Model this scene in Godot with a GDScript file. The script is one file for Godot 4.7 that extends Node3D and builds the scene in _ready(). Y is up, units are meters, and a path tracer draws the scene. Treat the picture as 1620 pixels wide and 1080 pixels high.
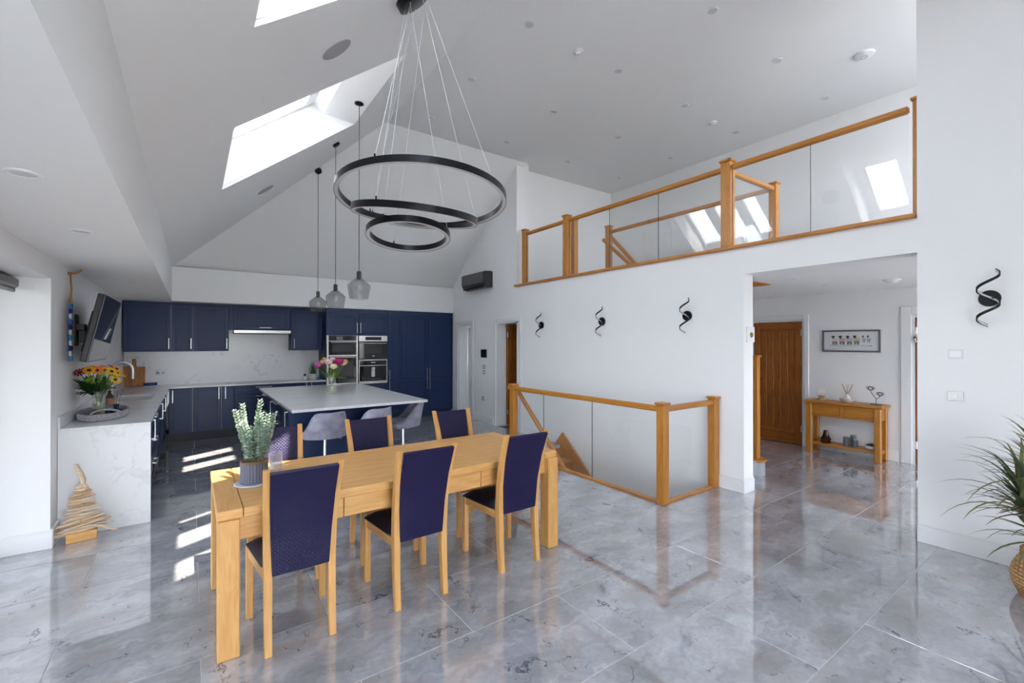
extends Node3D

var M := {}
var used := {}
var rng := RandomNumberGenerator.new()
var cache := {}

const SL := 0.7873          # rise of the sloping ceiling per metre
const BX := -0.262          # face of the bulkhead
const FX := 2.38            # where the slope meets the flat ceiling
const HC := 4.95            # flat ceiling height
const XW := 4.87            # face of the right wall
const NB := 2                # unseen glazed bays added behind the camera for fill light
const XL := -0.91           # face of the left wall


class Geo:
	var v := PackedVector3Array()
	var n := PackedVector3Array()
	var t := PackedVector2Array()

	func tri(a: Vector3, b: Vector3, c: Vector3, na: Vector3, nb: Vector3, nc: Vector3, ta := Vector2.ZERO, tb := Vector2.ZERO, tc := Vector2.ZERO) -> void:
		if (b - a).cross(c - a).dot(na + nb + nc) > 0.0:
			v.append_array([a, c, b])
			n.append_array([na, nc, nb])
			t.append_array([ta, tc, tb])
		else:
			v.append_array([a, b, c])
			n.append_array([na, nb, nc])
			t.append_array([ta, tb, tc])

	func flat(a: Vector3, b: Vector3, c: Vector3, d: Vector3, nn: Vector3) -> void:
		tri(a, b, c, nn, nn, nn, Vector2(0, 0), Vector2(1, 0), Vector2(1, 1))
		tri(a, c, d, nn, nn, nn, Vector2(0, 0), Vector2(1, 1), Vector2(0, 1))

	func quad4(a: Vector3, b: Vector3, c: Vector3, d: Vector3, na: Vector3, nb: Vector3, nc: Vector3, nd: Vector3) -> void:
		tri(a, b, c, na, nb, nc)
		tri(a, c, d, na, nc, nd)

	func box(c: Vector3, s: Vector3, bev := 0.0, bs := Basis.IDENTITY) -> Geo:
		var h := s * 0.5
		var r := minf(bev, minf(h.x, minf(h.y, h.z)) * 0.95)
		var ax := [Vector3.RIGHT, Vector3.UP, Vector3.BACK]
		for i in 3:
			var j := (i + 1) % 3
			var k := (i + 2) % 3
			for sg in [-1.0, 1.0]:
				var o: Vector3 = ax[i] * h[i] * sg
				var p: Vector3 = ax[j] * (h[j] - r)
				var q: Vector3 = ax[k] * (h[k] - r)
				flat(c + bs * (o - p - q), c + bs * (o + p - q), c + bs * (o + p + q), c + bs * (o - p + q), bs * (ax[i] * sg))
		if r > 0.0:
			for i in 3:
				var j := (i + 1) % 3
				var k := (i + 2) % 3
				for sj in [-1.0, 1.0]:
					for sk in [-1.0, 1.0]:
						var e: Vector3 = ax[i] * (h[i] - r)
						var a: Vector3 = ax[j] * h[j] * sj + ax[k] * (h[k] - r) * sk
						var b: Vector3 = ax[j] * (h[j] - r) * sj + ax[k] * h[k] * sk
						flat(c + bs * (a - e), c + bs * (a + e), c + bs * (b + e), c + bs * (b - e), bs * ((ax[j] * sj + ax[k] * sk).normalized()))
			for sx in [-1.0, 1.0]:
				for sy in [-1.0, 1.0]:
					for sz in [-1.0, 1.0]:
						var nn := bs * Vector3(sx, sy, sz).normalized()
						tri(c + bs * Vector3(h.x * sx, (h.y - r) * sy, (h.z - r) * sz), c + bs * Vector3((h.x - r) * sx, h.y * sy, (h.z - r) * sz), c + bs * Vector3((h.x - r) * sx, (h.y - r) * sy, h.z * sz), nn, nn, nn)
		return self

	func tube(pts: Array, rad, sides := 8, caps := true, flatten := 1.0) -> Geo:
		var m := pts.size()
		var up := Vector3.UP
		var rings := []
		var dirs := []
		var prev := Vector3.ZERO
		for i in m:
			var d: Vector3 = (pts[mini(i + 1, m - 1)] - pts[maxi(i - 1, 0)]).normalized()
			var a: Vector3
			if prev == Vector3.ZERO:
				a = d.cross(up if absf(d.y) < 0.95 else Vector3.RIGHT).normalized()
			else:
				a = (prev - d * prev.dot(d)).normalized()
			prev = a
			var b := d.cross(a)
			var r: float = rad[i] if rad is Array else rad
			var ring := []
			for k in sides:
				var g := TAU * k / sides
				ring.append([pts[i] + (a * cos(g) + b * sin(g) * flatten) * r, (a * cos(g) + b * sin(g) / flatten).normalized()])
			rings.append(ring)
			dirs.append(d)
		for i in m - 1:
			for k in sides:
				var l := (k + 1) % sides
				quad4(rings[i][k][0], rings[i][l][0], rings[i + 1][l][0], rings[i + 1][k][0], rings[i][k][1], rings[i][l][1], rings[i + 1][l][1], rings[i + 1][k][1])
		if caps:
			for e in [0, m - 1]:
				var nn: Vector3 = dirs[e] * (-1.0 if e == 0 else 1.0)
				for k in sides:
					tri(pts[e], rings[e][k][0], rings[e][(k + 1) % sides][0], nn, nn, nn)
		return self

	# profile of (radius, height); corners sharper than 35 degrees stay sharp
	func lathe(pr: Array, seg := 24, c := Vector3.ZERO, bs := Basis.IDENTITY, closed := false, sx := 1.0, sz := 1.0) -> Geo:
		var m := pr.size()
		var cnt := m if closed else m - 1
		var sn := []
		for i in cnt:
			var d: Vector2 = pr[(i + 1) % m] - pr[i]
			sn.append(Vector2(d.y, -d.x).normalized())
		for i in cnt:
			var na: Vector2 = sn[i]
			var nb: Vector2 = sn[i]
			var ip := i - 1 if i > 0 else (cnt - 1 if closed else -1)
			var iq := i + 1 if i < cnt - 1 else (0 if closed else -1)
			if ip >= 0 and sn[ip].dot(sn[i]) > 0.82:
				na = (sn[ip] + sn[i]).normalized()
			if iq >= 0 and sn[iq].dot(sn[i]) > 0.82:
				nb = (sn[iq] + sn[i]).normalized()
			var p: Vector2 = pr[i]
			var q: Vector2 = pr[(i + 1) % m]
			for k in seg:
				var g := TAU * k / seg
				var h := TAU * (k + 1) / seg
				var dg := Vector3(cos(g) * sx, 0, sin(g) * sz)
				var dh := Vector3(cos(h) * sx, 0, sin(h) * sz)
				var A := c + bs * (dg * p.x + Vector3.UP * p.y)
				var B := c + bs * (dh * p.x + Vector3.UP * p.y)
				var C := c + bs * (dh * q.x + Vector3.UP * q.y)
				var D := c + bs * (dg * q.x + Vector3.UP * q.y)
				var n1 := (bs * (dg * na.x + Vector3.UP * na.y)).normalized()
				var n2 := (bs * (dh * na.x + Vector3.UP * na.y)).normalized()
				var n3 := (bs * (dh * nb.x + Vector3.UP * nb.y)).normalized()
				var n4 := (bs * (dg * nb.x + Vector3.UP * nb.y)).normalized()
				if p.x > 1e-6:
					tri(A, B, C, n1, n2, n3)
				if q.x > 1e-6:
					tri(A, C, D, n1, n3, n4)
		return self

	# convex or concave outline in the plane (ex, ey) of o, given thickness along ez
	func prism(poly: PackedVector2Array, o: Vector3, ex: Vector3, ey: Vector3, ez: Vector3) -> Geo:
		var idx := Geometry2D.triangulate_polygon(poly)
		var nz := ez.normalized()
		var cen := Vector2.ZERO
		for p in poly:
			cen += p
		cen /= poly.size()
		var cw := Geometry2D.is_polygon_clockwise(poly)
		for i in range(0, idx.size(), 3):
			var a := o + ex * poly[idx[i]].x + ey * poly[idx[i]].y
			var b := o + ex * poly[idx[i + 1]].x + ey * poly[idx[i + 1]].y
			var c := o + ex * poly[idx[i + 2]].x + ey * poly[idx[i + 2]].y
			tri(a, b, c, -nz, -nz, -nz, poly[idx[i]], poly[idx[i + 1]], poly[idx[i + 2]])
			tri(a + ez, b + ez, c + ez, nz, nz, nz, poly[idx[i]], poly[idx[i + 1]], poly[idx[i + 2]])
		for i in poly.size():
			var p := poly[i]
			var q := poly[(i + 1) % poly.size()]
			var d := (q - p).normalized()
			var m := Vector2(-d.y, d.x) if cw else Vector2(d.y, -d.x)
			var nn := (ex * m.x + ey * m.y).normalized()
			var a := o + ex * p.x + ey * p.y
			var b := o + ex * q.x + ey * q.y
			flat(a, b, b + ez, a + ez, nn)
		return self

	# grid of points, smooth; thickened by th along the normal when th > 0
	func sheet(g: Array, th := 0.0) -> Geo:
		var r := g.size()
		var c: int = g[0].size()
		var nn := []
		for i in r:
			var row := []
			for j in c:
				var du: Vector3 = g[mini(i + 1, r - 1)][j] - g[maxi(i - 1, 0)][j]
				var dv: Vector3 = g[i][mini(j + 1, c - 1)] - g[i][maxi(j - 1, 0)]
				row.append(du.cross(dv).normalized())
			nn.append(row)
		for i in r - 1:
			for j in c - 1:
				quad4(g[i][j], g[i][j + 1], g[i + 1][j + 1], g[i + 1][j], nn[i][j], nn[i][j + 1], nn[i + 1][j + 1], nn[i + 1][j])
				if th > 0.0:
					quad4(g[i][j] - nn[i][j] * th, g[i][j + 1] - nn[i][j + 1] * th, g[i + 1][j + 1] - nn[i + 1][j + 1] * th, g[i + 1][j] - nn[i + 1][j] * th, -nn[i][j], -nn[i][j + 1], -nn[i + 1][j + 1], -nn[i + 1][j])
		if th > 0.0:
			var edge := []
			for j in c:
				edge.append([0, j])
			for i in range(1, r):
				edge.append([i, c - 1])
			for j in range(c - 2, -1, -1):
				edge.append([r - 1, j])
			for i in range(r - 2, 0, -1):
				edge.append([i, 0])
			var mid: Vector3 = g[r / 2][c / 2]
			for e in edge.size():
				var p: Array = edge[e]
				var q: Array = edge[(e + 1) % edge.size()]
				var a: Vector3 = g[p[0]][p[1]]
				var b: Vector3 = g[q[0]][q[1]]
				var na: Vector3 = nn[p[0]][p[1]]
				var nb: Vector3 = nn[q[0]][q[1]]
				var o := (b - a).cross(na).normalized()
				if o.dot((a + b) * 0.5 - mid) < 0.0:
					o = -o
				flat(a, b, b - nb * th, a - na * th, o)
		return self

	func mesh() -> ArrayMesh:
		var arr := []
		arr.resize(Mesh.ARRAY_MAX)
		arr[Mesh.ARRAY_VERTEX] = v
		arr[Mesh.ARRAY_NORMAL] = n
		arr[Mesh.ARRAY_TEX_UV] = t
		var m := ArrayMesh.new()
		m.add_surface_from_arrays(Mesh.PRIMITIVE_TRIANGLES, arr)
		return m


func numbered(called: String) -> String:
	used[called] = used.get(called, -1) + 1
	return called if used[called] == 0 else "%s_%03d" % [called, used[called]]


func thing(called: String, label: String, category: String, at := Vector3.ZERO, turn := 0.0, group := "") -> Node3D:
	var o := Node3D.new()
	o.name = numbered(called)
	add_child(o)
	o.position = at
	o.rotation.y = turn
	tag(o, label, category, group)
	return o


func tag(o: Node3D, label: String, category: String, group := "") -> void:
	o.set_meta("label", label)
	o.set_meta("category", category)
	if group:
		o.set_meta("group", group)


func setting(called: String) -> Node3D:
	var o := Node3D.new()
	o.name = numbered(called)
	o.set_meta("kind", "structure")
	add_child(o)
	return o


func part(called: String, g, m: Material, parent: Node3D, at := Vector3.ZERO, rot := Vector3.ZERO) -> MeshInstance3D:
	var o := MeshInstance3D.new()
	o.name = called
	o.mesh = g.mesh() if g is Geo else g
	o.material_override = m
	parent.add_child(o, true)
	o.position = at
	o.rotation = rot
	return o


func single(called: String, g, m: Material, label: String, category: String, at := Vector3.ZERO, rot := Vector3.ZERO, group := "") -> MeshInstance3D:
	var o := part(numbered(called), g, m, self, at, rot)
	tag(o, label, category, group)
	return o


func sbox(s: Vector3, bev: float) -> ArrayMesh:
	var k := "%.4f_%.4f_%.4f_%.4f" % [s.x, s.y, s.z, bev]
	if not cache.has(k):
		cache[k] = Geo.new().box(Vector3.ZERO, s, bev).mesh()
	return cache[k]


# box given by its corners
func bx(called: String, lo: Vector3, hi: Vector3, m: Material, parent: Node3D, bev := 0.0) -> MeshInstance3D:
	return part(called, sbox((hi - lo).abs(), bev), m, parent, (lo + hi) * 0.5)


# straight member from a to b; its grain runs along its own x axis. wide lies across (horizontal where it can), tall upwards
func beam(called: String, a: Vector3, b: Vector3, wide: float, tall: float, m: Material, parent: Node3D, bev := 0.003, side := Vector3.ZERO) -> MeshInstance3D:
	var d := (b - a).normalized()
	var z := side
	if z == Vector3.ZERO:
		z = d.cross(Vector3.UP) if absf(d.y) < 0.98 else Vector3.BACK
	z = (z - d * z.dot(d)).normalized()
	var o := part(called, sbox(Vector3(a.distance_to(b), tall, wide), bev), m, parent)
	o.transform = Transform3D(Basis(d, z.cross(d), z), (a + b) * 0.5)
	return o


func mat(c: Color, rough := 0.6, metal := 0.0, spec := 0.5) -> StandardMaterial3D:
	var m := StandardMaterial3D.new()
	m.albedo_color = c
	m.roughness = rough
	m.metallic = metal
	m.metallic_specular = spec
	return m


func glass(alpha: float, c := Color(0.8, 0.88, 0.86)) -> StandardMaterial3D:
	var m := mat(Color(c.r, c.g, c.b, alpha), 0.0)
	m.transparency = BaseMaterial3D.TRANSPARENCY_ALPHA
	return m


func textured(tex: Texture2D, rough: float, sc: Vector3, local := true, off := Vector3.ZERO) -> StandardMaterial3D:
	var m := mat(Color.WHITE, rough)
	m.albedo_texture = tex
	m.uv1_triplanar = true
	m.uv1_world_triplanar = not local
	m.uv1_scale = sc
	m.uv1_offset = off
	m.uv1_triplanar_sharpness = 6.0
	return m


func noise(sd: int, freq: float, oct := 3, kind := FastNoiseLite.TYPE_SIMPLEX_SMOOTH) -> FastNoiseLite:
	var f := FastNoiseLite.new()
	f.seed = sd
	f.frequency = freq
	f.noise_type = kind
	f.fractal_octaves = oct
	f.fractal_type = FastNoiseLite.FRACTAL_FBM
	return f


# grain along the picture's u axis
func wood_tex(a: Color, b: Color, sd: int, w := 512, h := 512, knots := 0.5) -> ImageTexture:
	var im := Image.create(w, h, false, Image.FORMAT_RGB8)
	var n1 := noise(sd, 0.01, 3)
	var n2 := noise(sd + 1, 0.02, 2)
	var n3 := noise(sd + 2, 0.05, 2)
	for y in h:
		for x in w:
			var wob := n2.get_noise_2d(x * 0.35, y * 0.6) * 14.0
			var rings := sin((y + wob * 2.2 + n1.get_noise_2d(x * 0.25, y) * 30.0) * 0.16)
			var fine := n3.get_noise_2d(x * 0.22, y * 6.0)
			var k := clampf(0.5 + 0.22 * rings * knots + 0.34 * fine + 0.3 * n1.get_noise_2d(x * 0.3, y * 1.2), 0.0, 1.0)
			im.set_pixel(x, y, a.lerp(b, k))
	return ImageTexture.create_from_image(im)


# pale quartz with thin grey veins
func quartz_tex(sd: int, veins: float) -> ImageTexture:
	var s := 512
	var im := Image.create(s, s, false, Image.FORMAT_RGB8)
	var n1 := noise(sd, 0.006, 4)
	var n2 := noise(sd + 3, 0.012, 4)
	var n3 := noise(sd + 5, 0.004, 2)
	for y in s:
		for x in s:
			var q := Vector2(x + n2.get_noise_2d(x, y) * 60.0, y + n2.get_noise_2d(x + 300, y) * 60.0)
			var r := 1.0 - absf(n1.get_noise_2d(q.x * 0.9 + q.y * 0.5, q.y * 0.6)) * 9.0
			var w := clampf(n3.get_noise_2d(x, y) * 1.6 + 0.35, 0.0, 1.0)
			var v := clampf(r, 0.0, 1.0) * w * veins + clampf(n2.get_noise_2d(x * 0.4, y * 0.4), 0.0, 1.0) * 0.1 * veins
			im.set_pixel(x, y, Color(0.905, 0.905, 0.91).lerp(Color(0.60, 0.61, 0.63), clampf(v, 0.0, 1.0)))
	return ImageTexture.create_from_image(im)


# polished grey stone: clouds, drawn-out streaks and dark broken flecks
func stone_tex(sd: int) -> ImageTexture:
	var w := 1536
	var h := 1024
	var im := Image.create(w, h, false, Image.FORMAT_RGB8)
	var n1 := noise(sd, 0.0035, 4)
	var n2 := noise(sd + 1, 0.011, 4)
	var n3 := noise(sd + 2, 0.006, 5)
	var n4 := noise(sd + 3, 0.0042, 2)
	var n5 := noise(sd + 4, 0.03, 3)
	for y in h:
		for x in w:
			var wx := x + n2.get_noise_2d(x, y) * 46.0
			var wy := y + n2.get_noise_2d(x + 700, y + 90) * 46.0
			var cloud := n1.get_noise_2d(wx * 0.7, wy * 1.3)
			var streak := n2.get_noise_2d(wx * 0.35 + wy * 0.2, wy * 2.2)
			var k := 0.56 + cloud * 0.60 + streak * 0.30 + n5.get_noise_2d(x * 1.2, y * 1.2) * 0.12
			var c := STONE_A.lerp(STONE_B, clampf(k, 0.0, 1.0))
			var warm := clampf(n4.get_noise_2d(x * 0.7 + 50, y) * 1.8 - 0.25, 0.0, 1.0)
			c = c.lerp(Color(0.60, 0.575, 0.565), warm * 0.4)
			# broken dark cracks, only in some places, swelling into blots
			var place := clampf(n4.get_noise_2d(wx * 1.1, wy * 1.1) * 4.0 - 0.7, 0.0, 1.0)
			var swell := 14.0 + 46.0 * clampf(0.5 + n5.get_noise_2d(wx * 0.22, wy * 0.22) * 1.6, 0.0, 1.0)
			var ridge := clampf((1.0 - absf(n3.get_noise_2d(wx, wy * 1.25)) * swell) * 2.5, 0.0, 1.0)
			var gaps := clampf(n5.get_noise_2d(wx * 0.45 + 90, wy * 0.45) * 5.0 + 0.9, 0.0, 1.0)
			c = c.lerp(Color(0.33, 0.335, 0.385), ridge * place * gaps * 0.85)
			var hair := clampf((1.0 - absf(n3.get_noise_2d(wx * 1.7 + 800, wy * 1.7)) * 70.0), 0.0, 1.0)
			c = c.lerp(Color(0.42, 0.425, 0.46), hair * clampf(cloud * 2.0 + 0.1, 0.0, 1.0) * 0.6)
			im.set_pixel(x, y, c)
	return ImageTexture.create_from_image(im)


const STONE_A := Color(0.545, 0.55, 0.575)
const STONE_B := Color(0.745, 0.75, 0.78)


func materials() -> void:
	M.wall = mat(Color(0.93, 0.93, 0.932), 0.75, 0.0, 0.35)
	M.ceiling = mat(Color(0.93, 0.93, 0.928), 0.85, 0.0, 0.3)
	M.gloss_white = mat(Color(0.91, 0.91, 0.915), 0.35)
	M.plastic_white = mat(Color(0.9, 0.9, 0.905), 0.4)
	M.switch_face = mat(Color(0.95, 0.95, 0.955), 0.3)
	M.navy = mat(Color(0.12, 0.195, 0.345), 0.40, 0.0, 0.42)
	M.navy_dark = mat(Color(0.085, 0.135, 0.245), 0.45)
	M.plinth = mat(Color(0.055, 0.075, 0.13), 0.5)
	M.steel = mat(Color(0.78, 0.78, 0.78), 0.28, 1.0)
	M.chrome = mat(Color(0.86, 0.87, 0.88), 0.08, 1.0)
	M.brass = mat(Color(0.70, 0.55, 0.30), 0.3, 1.0)
	M.black = mat(Color(0.035, 0.035, 0.04), 0.35)
	M.black_gloss = mat(Color(0.02, 0.02, 0.025), 0.06)
	M.black_satin = mat(Color(0.055, 0.06, 0.08), 0.3, 0.4)
	M.charcoal = mat(Color(0.21, 0.21, 0.22), 0.32, 0.3)
	M.silver_grey = mat(Color(0.40, 0.40, 0.41), 0.3, 0.5)
	M.grout = mat(Color(0.80, 0.795, 0.80), 0.8)
	M.led = mat(Color(0.80, 0.80, 0.81), 0.5)
	M.speaker = mat(Color(0.66, 0.66, 0.67), 0.9)
	M.leather = mat(Color(0.10, 0.078, 0.235), 0.42, 0.0, 0.4)
	M.seat = mat(Color(0.085, 0.075, 0.15), 0.4)
	var weave := Image.create(128, 128, false, Image.FORMAT_L8)
	for y in 128:
		for x in 128:
			var cell := (int(x / 16) + int(y / 16)) % 2
			var k := absf(sin(PI * (y if cell else x) / 16.0))
			weave.set_pixel(x, y, Color(k, k, k))
	M.leather_woven = mat(Color(0.10, 0.078, 0.235), 0.42, 0.0, 0.4)
	M.leather_woven.heightmap_enabled = true
	M.leather_woven.heightmap_texture = ImageTexture.create_from_image(weave)
	M.leather_woven.heightmap_scale = 0.12
	M.leather_woven.uv1_triplanar = true
	M.leather_woven.uv1_scale = Vector3(11, 11, 11)
	var velvet := NoiseTexture2D.new()
	velvet.width = 256
	velvet.height = 256
	velvet.seamless = true
	velvet.noise = noise(31, 0.012, 4)
	var ramp := Gradient.new()
	ramp.set_color(0, Color(0.55, 0.545, 0.62))
	ramp.set_color(1, Color(0.71, 0.705, 0.77))
	velvet.color_ramp = ramp
	M.velvet = textured(velvet, 0.85, Vector3(2.2, 2.2, 2.2))
	M.velvet.rim_enabled = true
	M.velvet.rim = 0.5
	M.stool_inside = mat(Color(0.10, 0.10, 0.12), 0.8)
	M.added_landing_carpet = mat(Color(0.50, 0.50, 0.52), 0.95)
	M.carpet = mat(Color(0.60, 0.60, 0.62), 0.95)
	var oak := wood_tex(Color(0.775, 0.555, 0.305), Color(0.89, 0.705, 0.445), 11)
	M.oak = textured(oak, 0.38, Vector3(0.9, 1.6, 1.6))
	M.oak_b = textured(oak, 0.38, Vector3(0.9, 1.6, 1.6), true, Vector3(0.37, 0.41, 0.23))
	M.oak_c = textured(oak, 0.38, Vector3(0.9, 1.6, 1.6), true, Vector3(0.71, 0.17, 0.57))
	var rail := wood_tex(Color(0.625, 0.375, 0.105), Color(0.80, 0.555, 0.225), 23)
	M.rail = textured(rail, 0.36, Vector3(0.8, 1.9, 1.9))
	M.rail_b = textured(rail, 0.36, Vector3(0.8, 1.9, 1.9), true, Vector3(0.3, 0.52, 0.8))
	var door := wood_tex(Color(0.47, 0.235, 0.06), Color(0.68, 0.42, 0.15), 37, 512, 512, 1.1)
	M.door_oak = textured(door, 0.4, Vector3(0.55, 2.6, 2.6))
	M.door_oak_b = textured(door, 0.4, Vector3(0.55, 2.6, 2.6), true, Vector3(0.33, 0.27, 0.61))
	var board := wood_tex(Color(0.52, 0.31, 0.12), Color(0.84, 0.62, 0.34), 51)
	M.board = textured(board, 0.5, Vector3(2.2, 7, 7))
	M.board_b = textured(board, 0.5, Vector3(2.2, 7, 7), true, Vector3(0.4, 0.3, 0.1))
	var drift := wood_tex(Color(0.70, 0.60, 0.49), Color(0.86, 0.78, 0.68), 61, 256, 256)
	M.drift = textured(drift, 0.85, Vector3(3, 14, 14))
	M.drift_b = textured(drift, 0.85, Vector3(3, 14, 14), true, Vector3(0.5, 0.3, 0.7))
	M.drift_c = mat(Color(0.70, 0.57, 0.41), 0.8)
	M.quartz = textured(quartz_tex(71, 0.17), 0.16, Vector3(0.62, 0.62, 0.62), false)
	M.quartz_back = textured(quartz_tex(83, 0.34), 0.22, Vector3(0.5, 0.5, 0.5), false, Vector3(0.2, 0.3, 0.1))
	M.stone = mat(Color.WHITE, 0.006, 0.0, 0.71)
	M.stone.clearcoat_enabled = true
	M.stone.clearcoat = 1.0
	M.stone.clearcoat_roughness = 0.004
	M.stone.albedo_texture = stone_tex(91)
	M.pane = glass(0.015)
	M.pane.metallic_specular = 0.42
	M.glazing = glass(0.02, Color(0.9, 0.95, 0.95))
	M.glass_edge = mat(Color(0.10, 0.13, 0.13), 0.2)
	M.glazing_dimmed = glass(0.42, Color(0.22, 0.23, 0.23))  # grey tint added to dim the light from the side glazing
	M.glazing_hall = glass(0.22, Color(0.3, 0.3, 0.3))  # lighter tint added to dim the unseen hall glazing
	M.clear = glass(0.05, Color(0.92, 0.95, 0.95))
	M.smoke = glass(0.33, Color(0.12, 0.12, 0.13))
	M.amber = glass(0.75, Color(0.25, 0.10, 0.04))
	M.blue_glass = glass(0.6, Color(0.15, 0.22, 0.42))
	M.water = glass(0.3, Color(0.72, 0.74, 0.48))
	M.patio = mat(Color(0.55, 0.55, 0.53), 0.9)
	M.rope = mat(Color(0.66, 0.47, 0.24), 0.9)
	M.tin = mat(Color(0.42, 0.44, 0.46), 0.45, 0.3)
	M.ceramic = mat(Color(0.86, 0.85, 0.83), 0.35)
	M.doily = mat(Color(0.80, 0.80, 0.83), 0.9)
	M.lens = mat(Color(0.80, 0.80, 0.81), 0.4)
	M.pale_strip = mat(Color(0.62, 0.64, 0.68), 0.5)
	M.wire = mat(Color(0.80, 0.80, 0.80), 0.35, 0.2)


func camera_and_light() -> void:
	var cam := Camera3D.new()
	cam.name = "camera"
	cam.fov = rad_to_deg(2.0 * atan(540.0 / 710.0))
	cam.position = Vector3(0, 1.63, 0)
	cam.rotation = Vector3(deg_to_rad(0.16), deg_to_rad(-35.53), 0)
	cam.near = 0.05
	cam.far = 200.0
	cam.current = true
	add_child(cam)

	var sky_mat := ProceduralSkyMaterial.new()
	sky_mat.sky_top_color = Color(0.84, 0.885, 0.945)
	sky_mat.sky_horizon_color = Color(0.93, 0.95, 0.98)
	sky_mat.ground_horizon_color = Color(0.80, 0.80, 0.79)
	sky_mat.ground_bottom_color = Color(0.62, 0.62, 0.60)
	sky_mat.sun_angle_max = 1.0
	sky_mat.energy_multiplier = 7.0
	var sky := Sky.new()
	sky.sky_material = sky_mat
	var env := Environment.new()
	env.background_mode = Environment.BG_SKY
	env.sky = sky
	env.ambient_light_source = Environment.AMBIENT_SOURCE_DISABLED
	env.tonemap_mode = Environment.TONE_MAPPER_LINEAR
	env.tonemap_exposure = 2.7
	env.sdfgi_enabled = true
	env.ssao_enabled = true
	env.ssil_enabled = true
	var we := WorldEnvironment.new()
	we.name = "environment"
	we.environment = env
	add_child(we)

	var sun := DirectionalLight3D.new()
	sun.name = "sun"
	sun.light_color = Color(1.0, 0.955, 0.88)
	sun.light_energy = 3.2
	sun.light_angular_distance = 0.6
	sun.shadow_enabled = true
	sun.look_at_from_position(Vector3.ZERO, Vector3(-0.118, -1.0, -0.72), Vector3.UP)
	add_child(sun)


# wall slab x0..x1 with openings [z0, z1, y0, y1] cut through
func wall_pieces(x0: float, x1: float, z0: float, z1: float, y0: float, y1: float, holes: Array, m: Material, parent: Node3D) -> void:
	var zs := [z0, z1]
	for h in holes:
		for e in [h[0], h[1]]:
			if e > z0 and e < z1 and not zs.has(e):
				zs.append(e)
	zs.sort()
	for i in zs.size() - 1:
		var a: float = zs[i]
		var b: float = zs[i + 1]
		var spans := [[y0, y1]]
		for h in holes:
			if h[0] < b - 0.001 and h[1] > a + 0.001:
				var out := []
				for s in spans:
					if h[2] > s[0]:
						out.append([s[0], minf(s[1], h[2])])
					if h[3] < s[1]:
						out.append([maxf(s[0], h[3]), s[1]])
				spans = out
		for s in spans:
			bx("panel", Vector3(x0, s[0], a), Vector3(x1, s[1], b), m, parent)


func slab(called: String, pts: Array, up: Vector3, m: Material, parent: Node3D) -> void:
	var g := Geo.new()
	var nn: Vector3 = (pts[1] - pts[0]).cross(pts[2] - pts[0]).normalized()
	if nn.dot(up) > 0.0:
		nn = -nn
	var mid := Vector3.ZERO
	for p in pts:
		mid += p
	mid /= pts.size()
	for i in range(1, pts.size() - 1):
		g.tri(pts[0], pts[i], pts[i + 1], nn, nn, nn)
		g.tri(pts[0] + up, pts[i] + up, pts[i + 1] + up, -nn, -nn, -nn)
	for i in pts.size():
		var a: Vector3 = pts[i]
		var b: Vector3 = pts[(i + 1) % pts.size()]
		var o := (b - a).cross(up).normalized()
		if o.dot((a + b) * 0.5 - mid) < 0.0:
			o = -o
		g.flat(a, b, b + up, a + up, o)
	part(called, g, m, parent)


func sy(x: float) -> float:
	return 2.87 + (x - BX) * SL


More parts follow.
